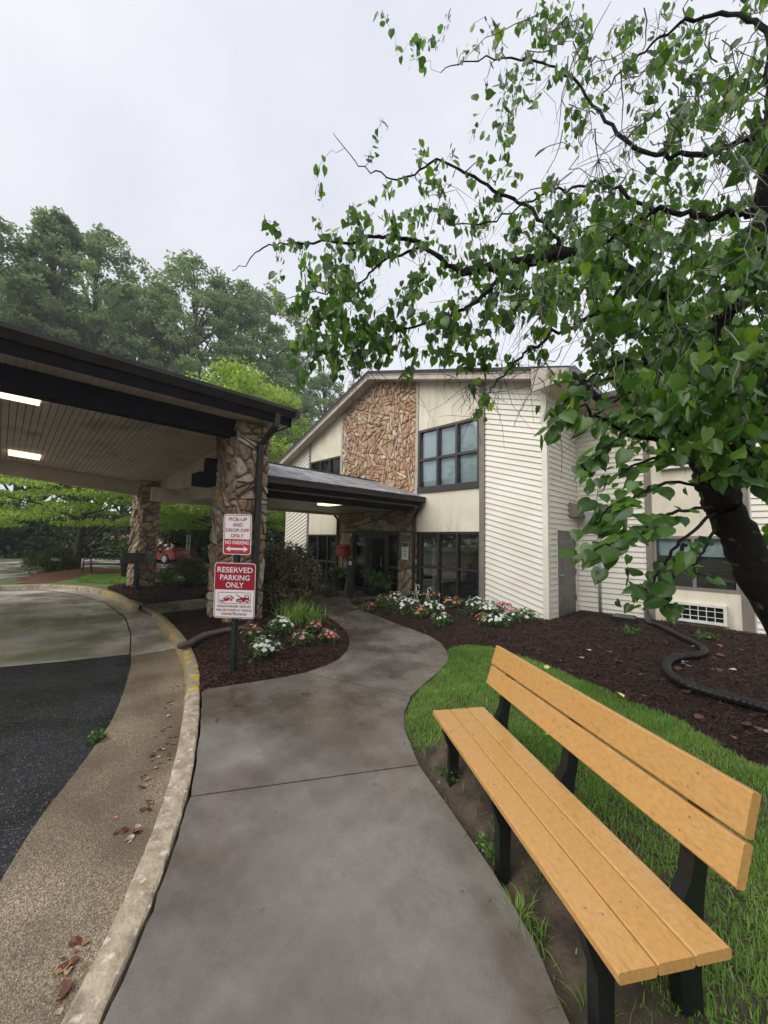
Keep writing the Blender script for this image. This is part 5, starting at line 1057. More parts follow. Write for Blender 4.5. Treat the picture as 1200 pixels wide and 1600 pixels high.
# far ornate metal bench
p = gp(172, 897); fb = thing('metal_bench', 'black ornate metal bench by the red mulch under the tree', 'bench', (p[0], p[1], 0), R(47)); L = .95
for x in (-L, L):
    obj('end_frame', MB().tube([(x, -.32, 0), (x, -.3, .42), (x, .12, .44), (x, .2, .95)], .035, 5).tube([(x, .12, .44), (x, .25, 0)], .035, 5).tube([(x, -.3, .42), (x, -.3, .62), (x, .14, .66)], .028, 5), T['black_metal'], fb)
for k in range(5): obj('seat_slat', MB().box(-L, L, -.28 + .09 * k, -.22 + .09 * k, .41, .46), T['black_metal'], fb)
obj('back_rail', MB().tube([(L * t, .2, .93 + .07 * math.cos(t * 3)) for t in np.linspace(-1, 1, 11)], .032, 5), T['black_metal'], fb)
sc = MB()
for k in range(9):
    cx = -L + .2 + k * (2 * L - .4) / 8; sc.tube([(cx + .10 * math.cos(a) * (1 - a / 14), .17, .70 + .13 * math.sin(a) * (1 - a / 14)) for a in np.linspace(0, 9, 14)], .02, 4)
obj('scrollwork', sc, T['black_metal'], fb)

# far street sign, delineators
p = gp(157, 868); d = depth_of(p); k = d / FPX; t = thing('road_sign', 'small white sign on a pole across the road behind the metal bench', 'sign', (p[0], p[1], 0), R(45))
obj('pole', MB().tube([(0, 0, 0), (0, 0, 36 * k)], .035, 6), T['taupe'], t); obj('plate', MB().box(-3.2 * k, 3.2 * k, -.05, -.03, 28 * k, 36 * k), T['sign_white'], t); obj('mark', MB().box(-1.2 * k, 1.2 * k, -.06, -.05, 30 * k, 34 * k), T['conduit'], t)
for px, lab in ((290.5, 'left of two white marker posts by the red car'), (294.5, 'right of two white marker posts by the red car')):
    p = gp(px, 882); k = depth_of(p) / FPX; t = thing('marker_post', lab, 'post', (p[0], p[1], 0), R(45), 'white marker posts')
    obj('post', MB().box(-1.1 * k, 1.1 * k, -.02, .02, 0, 45 * k), T['taupe'], t); obj('reflector', MB().box(-1.3 * k, 1.3 * k, -.04, -.02, 22 * k, 32 * k), T['conduit'], t); obj('reflector', MB().box(-1.3 * k, 1.3 * k, -.04, -.02, 34 * k, 46 * k), T['conduit'], t)

# red hatchback, seen past the pillar
p = gp(255, 879); car = thing('parked_car', 'red hatchback parked across the drive behind the far pillar', 'car', (p[0], p[1], 0), R(22))
def loft(rings):
    n = len(rings[0]); vs = [p for r in rings for p in r]
    return MB().add(vs, [(i * n + j, i * n + (j + 1) % n, (i + 1) * n + (j + 1) % n, (i + 1) * n + j) for i in range(len(rings) - 1) for j in range(n)] + [tuple(range(n))[::-1], tuple((len(rings) - 1) * n + j for j in range(n))])
def sec(x, w, z0, z1): return [(x, -w * .94, z0), (x, -w, z0 + .12), (x, -w, z1 - .16), (x, -w * .93, z1), (x, w * .93, z1), (x, w, z1 - .16), (x, w, z0 + .12), (x, w * .94, z0)]
obj('body', loft([sec(-2.0, .66, .34, .62), sec(-1.92, .78, .26, .78), sec(-1.4, .87, .24, .93), (sec(-.9, .88, .24, 1.0)), sec(.9, .88, .24, 1.03), sec(1.7, .86, .26, 1.04), sec(1.94, .80, .30, 1.0), sec(2.0, .72, .4, .8)]), T['car_red'], car)
obj('cabin', loft([[(-1.0, -.74, 1.0), (-.42, -.62, 1.42), (-.42, .62, 1.42), (-1.0, .74, 1.0)], [(-.2, -.80, 1.02), (-.2, -.63, 1.45), (-.2, .63, 1.45), (-.2, .80, 1.02)], [(1.2, -.80, 1.03), (1.2, -.62, 1.44), (1.2, .62, 1.44), (1.2, .80, 1.03)], [(1.86, -.72, 1.03), (1.5, -.58, 1.38), (1.5, .58, 1.38), (1.86, .72, 1.03)]]), T['dark_glass'], car)
obj('car_roof', loft([[(-.5, -.64, 1.40), (-.4, -.58, 1.46), (-.4, .58, 1.46), (-.5, .64, 1.40)], [(-.1, -.665, 1.435), (-.1, -.6, 1.53), (-.1, .6, 1.53), (-.1, .665, 1.435)], [(1.1, -.655, 1.43), (1.1, -.58, 1.51), (1.1, .58, 1.51), (1.1, .655, 1.43)], [(1.62, -.6, 1.36), (1.62, -.54, 1.40), (1.62, .54, 1.40), (1.62, .6, 1.36)]]), T['car_red'], car)
for sy in (-1, 1):
    for (xa_, xb_) in ((-.08, -.08), (.78, .80), (1.38, 1.25)): obj('door_pillar', MB().tube([(xa_, sy * .815, 1.0), (xb_, sy * .66, 1.44)], .05, 4), T['car_red'], car)
    obj('door_seam', MB().box(-.09, -.075, sy * .885 - .004, sy * .885 + .004, .4, 1.0), T['tyre'], car); obj('door_seam', MB().box(.78, .795, sy * .885 - .004, sy * .885 + .004, .4, 1.0), T['tyre'], car)
    obj('door_handle', MB().box(.5, .68, sy * .90 - .015, sy * .90 + .015, .88, .91), T['steel'], car)
for sy in (-1, 1):
    obj('tail_light', MB().box(1.76, 1.955, sy * .76 - .09, sy * .76 + .09, .72, 1.02), T['tail'], car); obj('headlight', MB().box(-1.97, -1.8, sy * .62 - .15, sy * .66 + .15, .68, .84), T['white_metal'], car)
    for x in (-1.25, 1.25):
        w = obj('wheel', MB().tube([(x, sy * .72, .32), (x, sy * .9, .32)], .32, 16), T['tyre'], car); obj('rim', MB().tube([(x, sy * .88, .32), (x, sy * .915, .32)], .2, 12), T['steel'], w)
    obj('mirror', MB().box(-.85, -.7, sy * .98 - .08, sy * .98 + .08, .98, 1.12), T['car_red'], car)
obj('number_plate', MB().box(2.0, 2.015, -.25, .25, .66, .78), T['sign_white'], car)

# fallen leaves
def leafmesh(L=.05, W=.018):
    b = MB(); b.add([(0, 0, 0), (L * .3, W, L * .12), (L * .7, W * .8, L * .16), (L, 0, L * .05), (L * .7, -W * .8, L * .1), (L * .3, -W, L * .16), (L * .5, 0, 0)], [(0, 6, 1), (1, 6, 2), (2, 6, 3), (3, 6, 4), (4, 6, 5), (5, 6, 0)]); return b.mesh('fallen_leaf')
LM = [leafmesh(), leafmesh(.065, .026), leafmesh(.045, .03)]
for me in LM: me.materials.append(T['dry_leaf'])
spots = [   # photo column, row, count, spread, where
    (262, 1150, 12, 16, 'rust and tan wet leaf in the heap against the kerb across from the gutter weed'), (250, 1185, 10, 14, 'wet leaf in the lower half of the leaf heap at the kerb'),
    (234, 1262, 5, 9, 'tan wet leaf at the kerb near the sidewalk joint'), (190, 1290, 5, 12, 'orange tan leaf in the middle of the gravelly gutter'), (212, 1308, 7, 9, 'wet red-brown leaf piled just below the orange leaves'),
    (120, 1480, 5, 10, 'leaf in the upper part of the clump along the kerb near the camera'), (105, 1515, 7, 11, 'leaf in the big pale clump along the kerb near the camera'), (88, 1572, 4, 10, 'leaf at the bottom edge of the gutter nearest the camera'),
    (265, 1105, 8, 10, 'small red leaf at the kerb beside the last yellow paint'), (272, 1080, 6, 8, 'tiny leaf in the gutter at the end of the yellow paint'), (225, 1215, 5, 12, 'single dark leaf in the gutter between two leaf heaps'),
    (246, 1005, 16, 12, 'dark leaf washed against the yellow kerb by the drain hose'), (228, 990, 12, 16, 'dark leaf scattered on the pale concrete gutter by the canopy')]
fl = 0
for cx, cy, n, sd, lab in spots:
    for _ in range(n):
        px, py = random.gauss(cx, sd * .6), random.gauss(cy, sd * .85); p = gp(px, py, -.13)
        if line_d(gutL, np.array([p[0]]), np.array([p[1]]))[0] < 0.02: continue
        if line_d(kerbK, np.array([p[0]]), np.array([p[1]]))[0] < 0.035: continue
        o = obj('fallen_leaf', random.choice(LM), None, None, lab, 'leaf', 'fallen leaves in the gutter', loc=(p[0], p[1], -.127)); fl += 1
        s = random.uniform(.4, .95) if py > 1200 else random.uniform(.45, .85); o.rotation_euler = (random.uniform(-.3, .3), random.uniform(-.3, .2), random.uniform(0, 6.28)); o.scale = (s, s * random.uniform(.7, 1.2), s)
YL = leafmesh(.09, .035); YL.materials.append(T['yellow_leaf'])
for px, py, z, lab, rot in ((851, 1150, .03, 'pale yellow heart-shaped leaf on the grass behind the bench seat', .4), (852, 1047, .03, 'yellow leaf on the grass edge near the mulch', 1.5), (975, 1092, .03, 'pale leaf on the grass strip behind the bench top', 2.6)):
    p = gp(px, py, z); o = obj('yellow_leaf', YL, None, None, lab, 'leaf', loc=(p[0], p[1], .045)); o.rotation_euler = (.2, -.25, rot)
def leaf_where(p):
    q = np.array([p[0]]), np.array([p[1]])
    if line_d([(-1.5, 9.2), (-.8, 8.1), (-.8, 7.2), (-1, 6.4), (-.75, 5.7), (0, 5.4)], *q)[0] < .4: return 'tan fallen leaf on the mulch right beside the black drain pipe'
    if line_d(LAWNB, *q)[0] < .45: return 'tan fallen leaf on the mulch close to the grass edge'
    if p[1] > 8.6: return 'fallen leaf on the mulch near the foot of the wing wall'
    return 'fallen leaf on open mulch right of the drain pipe' if p[0] > -.7 else 'fallen leaf on open mulch between lawn and siding'
ML = leafmesh(.09, .035); ML.materials.append(T['dry_leaf'])
for i in range(46):
    px, py = random.uniform(900, 1200), random.uniform(990, 1150); p = gp(px, py, .08)
    if poly_sd(BED3, np.array([p[0]]), np.array([p[1]]))[0] < .1: continue
    o = obj('fallen_leaf', ML, None, None, leaf_where(p), 'leaf', 'fallen leaves on the mulch', loc=(p[0], p[1], zb3(p[0], p[1]) + .02)); o.rotation_euler = (random.uniform(-.3, .3), random.uniform(-.4, .2), random.uniform(0, 6.28)); s = random.uniform(.6, 1.3); o.scale = (s, s, s)
TW = MB().tube([(0, 0, .005), (.05, .008, .01), (.11, -.004, .006)], .0028, 4).mesh('fallen_twig'); TW.materials.append(T['bark'])
for px, py, r in ((365, 1105, 1.0), (358, 1095, 2.2), (322, 1362, 1.2), (470, 1085, .5), (405, 1425, 1.4), (533, 1365, .2), (338, 1130, 2.6)):
    p = gp(px, py, 0); o = obj('fallen_twig', TW, None, None, 'small dark twig lying on the wet sidewalk', 'twig', 'twigs on the sidewalk', loc=(p[0], p[1], .002)); o.rotation_euler = (0, 0, r); o.scale = (.9 if py < 1200 else .22,) * 3
bx_, by_, sx_ = scatter([(-4.6, 1.6), (-2.4, .75), (-1.6, .3), (-.4, 1.5), (-1.9, 2.4), (-2.9, 3.5), (-3.6, 4.95), (-5, 5.5), (-4, 3.3), (-3.8, 2.8)], 900, lambda X, Y, s: np.exp(-line_d([(-4.36, 1.75), (-4.1, 2.8), (-4.3, 3.5), (-5.6, 4.7)], X, Y) / .16) * .8 + np.exp(-line_d(WALKR, X, Y) / .07) * .7 + .018)
obj('grit', chips(bx_, by_, bx_ * 0 + .003, .006, .026), T['mulch'], kind='stuff', label='mulch crumbs and grit washed onto the wet sidewalk', cat='debris')
print('fallen', fl)

# ================================================================== TREES
def crown_tree(name, label, base, H, crown, nclump, nleaf, L, W, m, trunk_r, flat=.55, group=None, seed=0, cr=.22, lean=(0, 0), low=.3, shape='round', droop=.4, upn=.5, tr_m='trunk'):
    """crown: (radius x, radius y); clumps over branches that start on the trunk"""
    t = thing(name, label, 'tree', tuple(base), 0, group); Cs = []; br = MB(); top = np.array([lean[0], lean[1], H * .96])
    tk = [np.array([0, 0, -.2]), np.array([lean[0] * .2, lean[1] * .2, H * .3]), np.array([lean[0] * .6, lean[1] * .6, H * .62]), top]
    obj('trunk', MB().tube(smooth(tk, 4), list(np.linspace(trunk_r, trunk_r * .12, 13)), 8), T[tr_m], t, smooth=True)
    for k in range(nclump):
        u = random.random(); a = random.uniform(0, 6.283); z = low + (1 - low) * u
        if shape == 'cone': rr = 1.05 - .85 * (z - low) / (1 - low)
        elif shape == 'layer': rr = math.sqrt(max(0, 1 - ((z - low) / (1.06 - low)) ** 2.2))
        else: v = (z - (low + (1 - low) * .42)) / ((1 - low) * .6); rr = math.sqrt(max(0.03, 1 - min(1, v * v)))
        q = rr * (.35 + .65 * math.sqrt(random.random())) * random.uniform(.85, 1.12); x, y = crown[0] * q * math.cos(a), crown[1] * q * math.sin(a)
        f = cr * (0.75 + .5 * random.random()); Cs.append((x + lean[0] * z, y + lean[1] * z, H * z, crown[0] * f, crown[1] * f, crown[0] * f * flat))
        if k % (2 if nclump < 200 else 5) == 0: z0 = max(.12, z - .18 * random.random() - .08); br.tube([(lean[0] * z0, lean[1] * z0, H * z0), (x * .5 + lean[0] * z, y * .5 + lean[1] * z, H * (z0 + (z - z0) * .7)), (x + lean[0] * z, y + lean[1] * z, H * z)], [trunk_r * .3, trunk_r * .2, trunk_r * .06], 5)
    obj('branches', br, T[tr_m], t); obj('crown', leafcloud(Cs, nleaf, L, W, droop, tint=(.45, .24), upn=upn), T[m], t); return t
protos = [crown_tree('forest_tree', 'x', (0, 0, 0), 26, (5.2, 5.2), 320, 105, .27, .095, 'forest', .38, .5, 'tall trees of the wood behind the driveway', cr=.125, low=.22),
          crown_tree('forest_tree', 'x', (0, 0, 0), 27, (4.4, 4.4), 330, 95, .26, .09, 'forest', .36, .45, 'tall trees of the wood behind the driveway', cr=.12, low=.2, shape='cone'),
          crown_tree('forest_tree', 'x', (0, 0, 0), 25, (5.8, 5.0), 240, 85, .26, .085, 'forest', .36, .5, 'tall trees of the wood behind the driveway', cr=.11, low=.3)]
FT = [  # photo column, distance, top row, prototype, label
    (-330, 30, 250, 0, None), (-170, 33, 240, 2, None), (-60, 31, 330, 0, 'broad tall tree over the canopy at the left edge of the photo'),
    (45, 33, 312, 1, 'tallest pointed tree of the left group above the canopy'), (118, 36, 350, 0, 'full-crowned tall tree right of the pointed left one'),
    (190, 44, 452, 2, 'lower thin-crowned tree in the dip between the two tree groups'), (232, 40, 432, 1, 'slim pointed tree left of the middle group top'),
    (285, 38, 395, 2, 'open-crowned tall tree at the top of the middle group'), (345, 41, 425, 0, 'rounded tall tree right of the middle group top'),
    (405, 44, 440, 2, 'see-through tall tree at the right end of the middle group'), (440, 52, 520, 1, 'paler pointed tree above the canopy corner'),
    (500, 58, 575, 0, 'misty tree seen between canopy corner and stone gable'), (555, 62, 590, 2, 'faint tree touching the gable roof line'), (20, 47, 420, 2, 'back-row tree showing between the left group trunks'), (150, 50, 430, 1, 'back-row tree behind the full-crowned left tree')]
used = set()
for i, (px, d, top, k, lab) in enumerate(FT):
    p = P(px, 838, d); H = (838 + (px - 600) * .0 - top) / FPX * d + HC; src = protos[k]
    o = src if k not in used else dup_tree(src); used.add(k); s = H / (26, 27, 25)[k]
    o.location = (p[0], p[1], 0); o.scale = (s * random.uniform(.9, 1.1) * 1.05, s * 1.0, s); o.rotation_euler = (0, 0, random.uniform(0, 6.28)); o['label'] = lab or ('tall wood tree standing far left beyond the canopy edge' if i == 0 else 'tall wood tree behind the left canopy edge')
# layered pale maples
p = gp(118, 890); crown_tree('ornamental_maple', 'pale green layered tree with forked trunk behind the metal bench', (p[0], p[1], 0), 6.8, (5.4, 5.4), 230, 190, .15, .045, 'maple', .2, .14, None, cr=.17, low=.31, lean=(.3, .5), shape='layer', droop=.7, upn=1.2)
p = P(372, 838, 20.5); crown_tree('ornamental_maple', 'light green full tree rising behind the canopy corner', (p[0], p[1], 0), 10.6, (4.6, 4.6), 130, 190, .17, .055, 'maple', .22, .3, None, cr=.2, low=.22, shape='round', droop=.6, upn=1.0)
p = P(455, 838, 24); crown_tree('ornamental_maple', 'light green tree between the near pillar and the building', (p[0], p[1], 0), 9.2, (3.6, 3.6), 80, 170, .17, .055, 'maple', .2, .3, None, cr=.22, low=.25, droop=.6, upn=1.0)
# dark evergreens and understory beyond the road
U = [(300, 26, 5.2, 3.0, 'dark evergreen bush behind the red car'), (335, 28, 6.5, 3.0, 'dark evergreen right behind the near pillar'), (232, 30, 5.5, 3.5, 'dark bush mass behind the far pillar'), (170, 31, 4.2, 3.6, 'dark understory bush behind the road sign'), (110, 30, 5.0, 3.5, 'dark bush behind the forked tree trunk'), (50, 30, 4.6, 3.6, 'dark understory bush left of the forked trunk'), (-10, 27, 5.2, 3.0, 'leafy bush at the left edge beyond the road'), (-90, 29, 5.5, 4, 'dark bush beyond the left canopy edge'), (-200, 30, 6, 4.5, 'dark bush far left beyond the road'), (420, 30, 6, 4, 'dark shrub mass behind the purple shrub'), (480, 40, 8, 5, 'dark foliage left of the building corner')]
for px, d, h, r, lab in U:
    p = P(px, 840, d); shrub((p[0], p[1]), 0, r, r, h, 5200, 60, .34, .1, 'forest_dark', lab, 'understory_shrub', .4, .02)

# ================================================================== REDBUD over the path
rb_ = thing('redbud_tree', 'dark-trunked tree with heart-shaped leaves hanging over the path and lawn', 'tree', (0, 0, 0))
BA_ = []            # nodes: position, radius
def limb(pts, r0, r1, n=7, name='branch', m='bark', k=7):
    if r0 < .04: r0, r1 = r0 * .72, r1 * .7
    L = smooth([P(*q) for q in pts], k); L = [p + rng.normal(0, .012, 3) for p in L]; rr = np.linspace(r0, r1, len(L))
    rr = [r * random.uniform(.9, 1.12) for r in rr]
    obj(name, MB().tube(L, rr, n), T[m], rb_, smooth=True)
    for p, r in zip(L, rr): BA_.append((p, r))
ground_root = gp(1480, 1330, 0)
pr = [ (1130, 790, 2.8), (1160, 850, 2.8), (1205, 930, 2.8), (1290, 1070, 2.85), (1420, 1260, 2.95)]
Lp = smooth([P(*q) for q in pr] + [np.array([P(1420, 1260, 2.95)[0] + .12, P(1420, 1260, 2.95)[1] + .02, -.1])], 7)
obj('trunk', MB().tube([p + rng.normal(0, .008, 3) for p in Lp], list(np.linspace(.108, .168, len(Lp))), 12), T['bark'], rb_, smooth=True)
for p in Lp[:8]: BA_.append((p, .12))
limb([(1130, 790, 2.8), (1105, 720, 2.85), (1085, 620, 2.95), (1050, 520, 3.1), (985, 430, 3.25), (890, 400, 3.4), (800, 412, 3.5), (720, 428, 3.6)], .12, .035)
limb([(1120, 770, 2.8), (1150, 710, 2.7), (1200, 650, 2.6), (1290, 560, 2.5)], .085, .05)
limb([(1085, 620, 2.95), (1130, 500, 2.8), (1180, 380, 2.7), (1205, 240, 2.6), (1215, 80, 2.6), (1230, -120, 2.6)], .075, .05)
limb([(1190, 330, 2.7), (1110, 340, 2.8), (1030, 330, 2.9), (960, 370, 3.0), (910, 400, 3.1)], .034, .014)
limb([(1205, 200, 2.65), (1130, 230, 2.8), (1040, 240, 2.95), (965, 210, 3.1), (900, 130, 3.3), (850, 100, 3.4), (760, 90, 3.5), (690, 110, 3.55)], .03, .005)
limb([(1210, 60, 2.6), (1150, 20, 2.8), (1060, 40, 3.0), (990, 90, 3.1), (940, 150, 3.2)], .025, .006)
limb([(720, 428, 3.6), (660, 385, 3.65), (600, 370, 3.7), (540, 378, 3.75), (470, 380, 3.8), (415, 388, 3.85), (365, 425, 3.85)], .034, .004)
limb([(660, 385, 3.65), (600, 410, 3.6), (560, 440, 3.6), (500, 455, 3.65), (440, 470, 3.7)], .02, .004)
limb([(800, 412, 3.5), (745, 470, 3.5), (690, 500, 3.55), (620, 520, 3.6), (560, 560, 3.65)], .03, .006)
limb([(890, 400, 3.4), (830, 330, 3.5), (760, 290, 3.6), (690, 250, 3.65), (630, 280, 3.7), (570, 260, 3.75), (520, 210, 3.8)], .026, .004)
limb([(1030, 330, 2.9), (940, 290, 3.0), (860, 300, 3.2), (760, 350, 3.4), (690, 340, 3.5)], .02, .006)
limb([(985, 430, 3.25), (930, 490, 3.1), (850, 530, 3.0), (790, 580, 2.95), (760, 620, 2.9)], .03, .005)
limb([(1105, 720, 2.85), (1040, 690, 2.6), (980, 680, 2.4), (920, 640, 2.3), (870, 640, 2.25)], .03, .005)
limb([(1085, 620, 2.95), (1000, 560, 2.7), (940, 580, 2.5), (900, 610, 2.4)], .025, .006)

def inpoly(poly, n):
    lo = np.min(poly, 0); hi = np.max(poly, 0); out = []
    while len(out) < n:
        x = rng.uniform(lo[0], hi[0], 400); y = rng.uniform(lo[1], hi[1], 400); k = poly_sd(poly, x, y) > 0; out += list(zip(x[k], y[k]))
    return out[:n]
TG = []
def region(poly, n, d0, d1, tag_, cl=4, sd=30):
    """targets come in loose clusters so that sky shows between them"""
    cs = inpoly(poly, max(1, n // cl)); pl = np.array(poly)
    for c in cs:
        dd = random.uniform(d0, d1)
        for _ in range(cl): TG.append((c[0] + random.gauss(0, sd), c[1] + random.gauss(0, sd * .8), dd + random.gauss(0, .15), tag_))
region([(850, 330), (1250, 200), (1250, 820), (1130, 760), (1000, 690), (900, 630), (830, 560), (790, 450)], 400, 2.35, 3.5, 'core', 4, 34)
region([(1030, 560), (1250, 520), (1250, 780), (1110, 750), (1040, 660)], 90, 2.15, 2.55, 'core', 4, 30)
region([(460, 400), (640, 400), (820, 440), (800, 560), (640, 590), (500, 580)], 90, 3.3, 3.8, 'mid', 4, 24)
region([(980, 420), (1250, 330), (1250, 760), (1120, 720), (1020, 640)], 220, 2.4, 3.4, 'core', 4, 34)
region([(450, 380), (640, 350), (850, 400), (830, 560), (720, 575), (600, 560), (500, 560), (450, 480)], 200, 3.3, 3.9, 'mid', 4, 24)
region([(600, 40), (760, 10), (1000, 0), (1000, 220), (860, 330), (680, 330), (560, 290), (500, 230), (640, 240), (740, 170)], 120, 3.2, 3.9, 'up', 3, 22)
region([(1000, -60), (1300, -60), (1300, 260), (1000, 260)], 140, 2.5, 3.4, 'up', 4, 30)
region([(560, 300), (700, 320), (860, 340), (850, 420), (680, 400), (560, 380)], 40, 3.4, 3.8, 'mid', 3, 22)
region([(870, 330), (1250, 220), (1250, 760), (1130, 720), (1000, 620), (900, 560), (830, 480)], 330, 3.5, 4.8, 'core', 5, 34)
for x, y, d in ((520, 208, 3.8), (492, 270, 3.8), (420, 345, 3.85), (432, 348, 3.85), (595, 28, 3.8), (618, 70, 3.75), (640, 95, 3.7), (760, 630, 2.9), (735, 600, 2.95), (745, 645, 2.9), (480, 590, 3.7), (455, 560, 3.7), (625, 590, 3.4), (640, 575, 3.4), (530, 590, 3.7), (560, 580, 3.6), (500, 300, 3.8), (550, 320, 3.75), (440, 400, 3.85), (430, 440, 3.8), (700, 560, 3.3), (855, 660, 2.3), (880, 640, 2.3), (460, 600, 3.7), (600, 185, 3.7), (655, 225, 3.65), (580, 240, 3.75)): TG.append((x, y, d, 'mid'))
tips = [P(x, y, d) for x, y, d, _ in TG]
nodes = np.array([p for p, r in BA_]); nr = np.array([r for p, r in BA_])
dist0 = [np.min(np.linalg.norm(nodes - t, axis=1)) for t in tips]; order = np.argsort(dist0)
NP_ = np.zeros((len(nodes) + len(tips) * 6 + 600, 3)); NP_[:len(nodes)] = nodes; NRd = np.zeros(len(NP_)); NRd[:len(nodes)] = nr; cnt = len(nodes)
tw = MB(); leaves = []; pods = []
for oi in order:
    t = tips[oi]; kind = TG[oi][3]; dd = np.linalg.norm(NP_[:cnt] - t, axis=1) + .25 * np.maximum(0, t[2] - NP_[:cnt, 2] - .4) * 0
    j = int(np.argmin(dd)); a = NP_[j]; L = dd[j]
    if L < .02: continue
    mid = (a + t) / 2 + rng.normal(0, .12 * L, 3) + np.array([0, 0, .12 * L]); seg = 5
    pts = [(1 - u) ** 2 * a + 2 * u * (1 - u) * mid + u * u * t + (rng.normal(0, .014, 3) if 0 < u < 1 else 0) for u in np.linspace(0, 1, seg + 1)]
    r0 = min(NRd[j] * .6, .0045 + .006 * L); rr = np.linspace(r0, .0016, seg + 1); tw.tube(pts, rr, 4, False, .12 if random.random() < .75 else .5)
    for q, r in zip(pts[1:], rr[1:]): NP_[cnt] = q; NRd[cnt] = r; cnt += 1
    nl = {'core': 6, 'mid': 5, 'up': 4, 'low': 6}[kind]; nl += random.randint(-1, 2)
    for _ in range(nl):
        u = random.uniform(.35, 1.0); k = min(int(u * seg), seg - 1); f = u * seg - k; q = pts[k] * (1 - f) + pts[k + 1] * f
        leaves.append((q + rng.normal(0, .035, 3), kind, None))
    if kind in ('mid', 'up', 'core') and random.random() < {'mid': .55, 'up': .45, 'core': .12}[kind]:
        for _ in range(random.randint(2, 7)): pods.append(pts[-2] + rng.normal(0, .03, 3))
# drooping sprays in front of the building corner
for sp_, nlf in ((((1090, 690, 2.75), (1010, 650, 2.4), (960, 690, 2.2), (925, 720, 2.15), (898, 750, 2.1)), 46), (((1100, 720, 2.75), (1030, 715, 2.3), (975, 735, 2.1), (930, 780, 2.0)), 26),
                 (((1110, 760, 2.8), (1040, 755, 2.3), (985, 780, 2.0), (945, 800, 1.95), (935, 822, 1.95)), 44), (((1120, 790, 2.8), (1060, 800, 2.2), (1010, 822, 1.9), (960, 845, 1.8), (908, 868, 1.75)), 50),
                 (((1120, 800, 2.8), (1070, 840, 2.2), (1035, 885, 2.1), (1010, 925, 2.05), (990, 945, 2.05)), 24), (((1070, 850, 2.3), (1052, 895, 2.15), (1040, 940, 2.1), (1038, 950, 2.1)), 8), (((1120, 810, 2.8), (1105, 850, 2.5), (1085, 890, 2.3), (1120, 905, 2.3)), 14),
                 (((960, 590, 2.5), (905, 610, 2.35), (870, 650, 2.3), (848, 695, 2.25)), 30), (((1000, 600, 2.5), (940, 640, 2.3), (905, 665, 2.25)), 18), (((1080, 640, 2.8), (1130, 700, 2.5), (1170, 740, 2.4), (1215, 760, 2.3)), 30)):
    L_ = smooth([P(*q) for q in sp_], 8); L_ = [p + rng.normal(0, .006, 3) for p in L_]; obj('branch', MB().tube(L_, list(np.linspace(.012, .002, len(L_))), 6), T['bark'], rb_, smooth=True)
    for p_ in L_: NP_[cnt % len(NP_)] = p_; NRd[cnt % len(NP_)] = .004; cnt = min(cnt + 1, len(NP_) - 1)
    for _ in range(nlf):
        u = random.uniform(.22, 1.0) * (len(L_) - 1.001); k = int(u); q = L_[k] + (L_[k + 1] - L_[k]) * (u - k); dv = L_[k + 1] - L_[k]; dv = dv / np.linalg.norm(dv)
        leaves.append((q + np.array([rng.normal(0, .055), rng.normal(0, .055), rng.normal(-.005, .022)]), 'low', dv))
# bare lichen-grey twigs drooping in the crown
for _ in range(170):
    x = random.uniform(830, 1240); y = random.uniform(0, 600); d = random.uniform(2.0, 2.7); a = P(x, y, d); L = random.uniform(.2, .6); side_ = random.uniform(-1.3, 1.0)
    pts = [a]; v = np.array([random.uniform(-.3, .3), random.uniform(-.3, .3), -1.0]) + _rt * side_
    for k in range(6): v = v + rng.normal(0, .5, 3); v[2] -= .05; pts.append(pts[-1] + v / np.linalg.norm(v) * L / 6)
    tw.tube(pts, np.linspace(.0042, .0013, 7), 4, False, random.choice((.45, .8, 1.0, 1.0)))
    if random.random() < .7:
        k = random.randint(1, 4); q = pts[k]; v2 = rng.normal(0, .6, 3); v2[2] -= .7; p2_ = [q + v2 * s * L * .3 + rng.normal(0, .01, 3) * s for s in (0, .5, 1)]; tw.tube(p2_, [.003, .0022, .0014], 4, False, .8)
for _ in range(640):     # fine twiggery in the middle crown
    x = random.uniform(640, 1230) if random.random() < .8 else random.uniform(520, 760); y = random.uniform(40 if x > 850 else 330, 640); d = random.uniform(2.3, 3.8); a = P(x, y, d)
    j = int(np.argmin(np.linalg.norm(NP_[:cnt] - a, axis=1))); q = NP_[j]; v = rng.normal(0, 1, 3) * .06; v[2] -= .05; v2 = rng.normal(0, 1, 3) * .05; v2[2] -= .04; tw.tube([q, q + v + rng.normal(0, .012, 3), q + v * 1.6 + v2 + rng.normal(0, .015, 3), q + v * 2 + v2 * 2.4 + rng.normal(0, .02, 3)], [.0028, .0022, .0017, .001], 3, False, random.choice((.1, .2, .5, .7, .9) if x > 800 else (.1, .2, .4)))
obj('twigs', tw, T['twig'], rb_, kind='stuff')

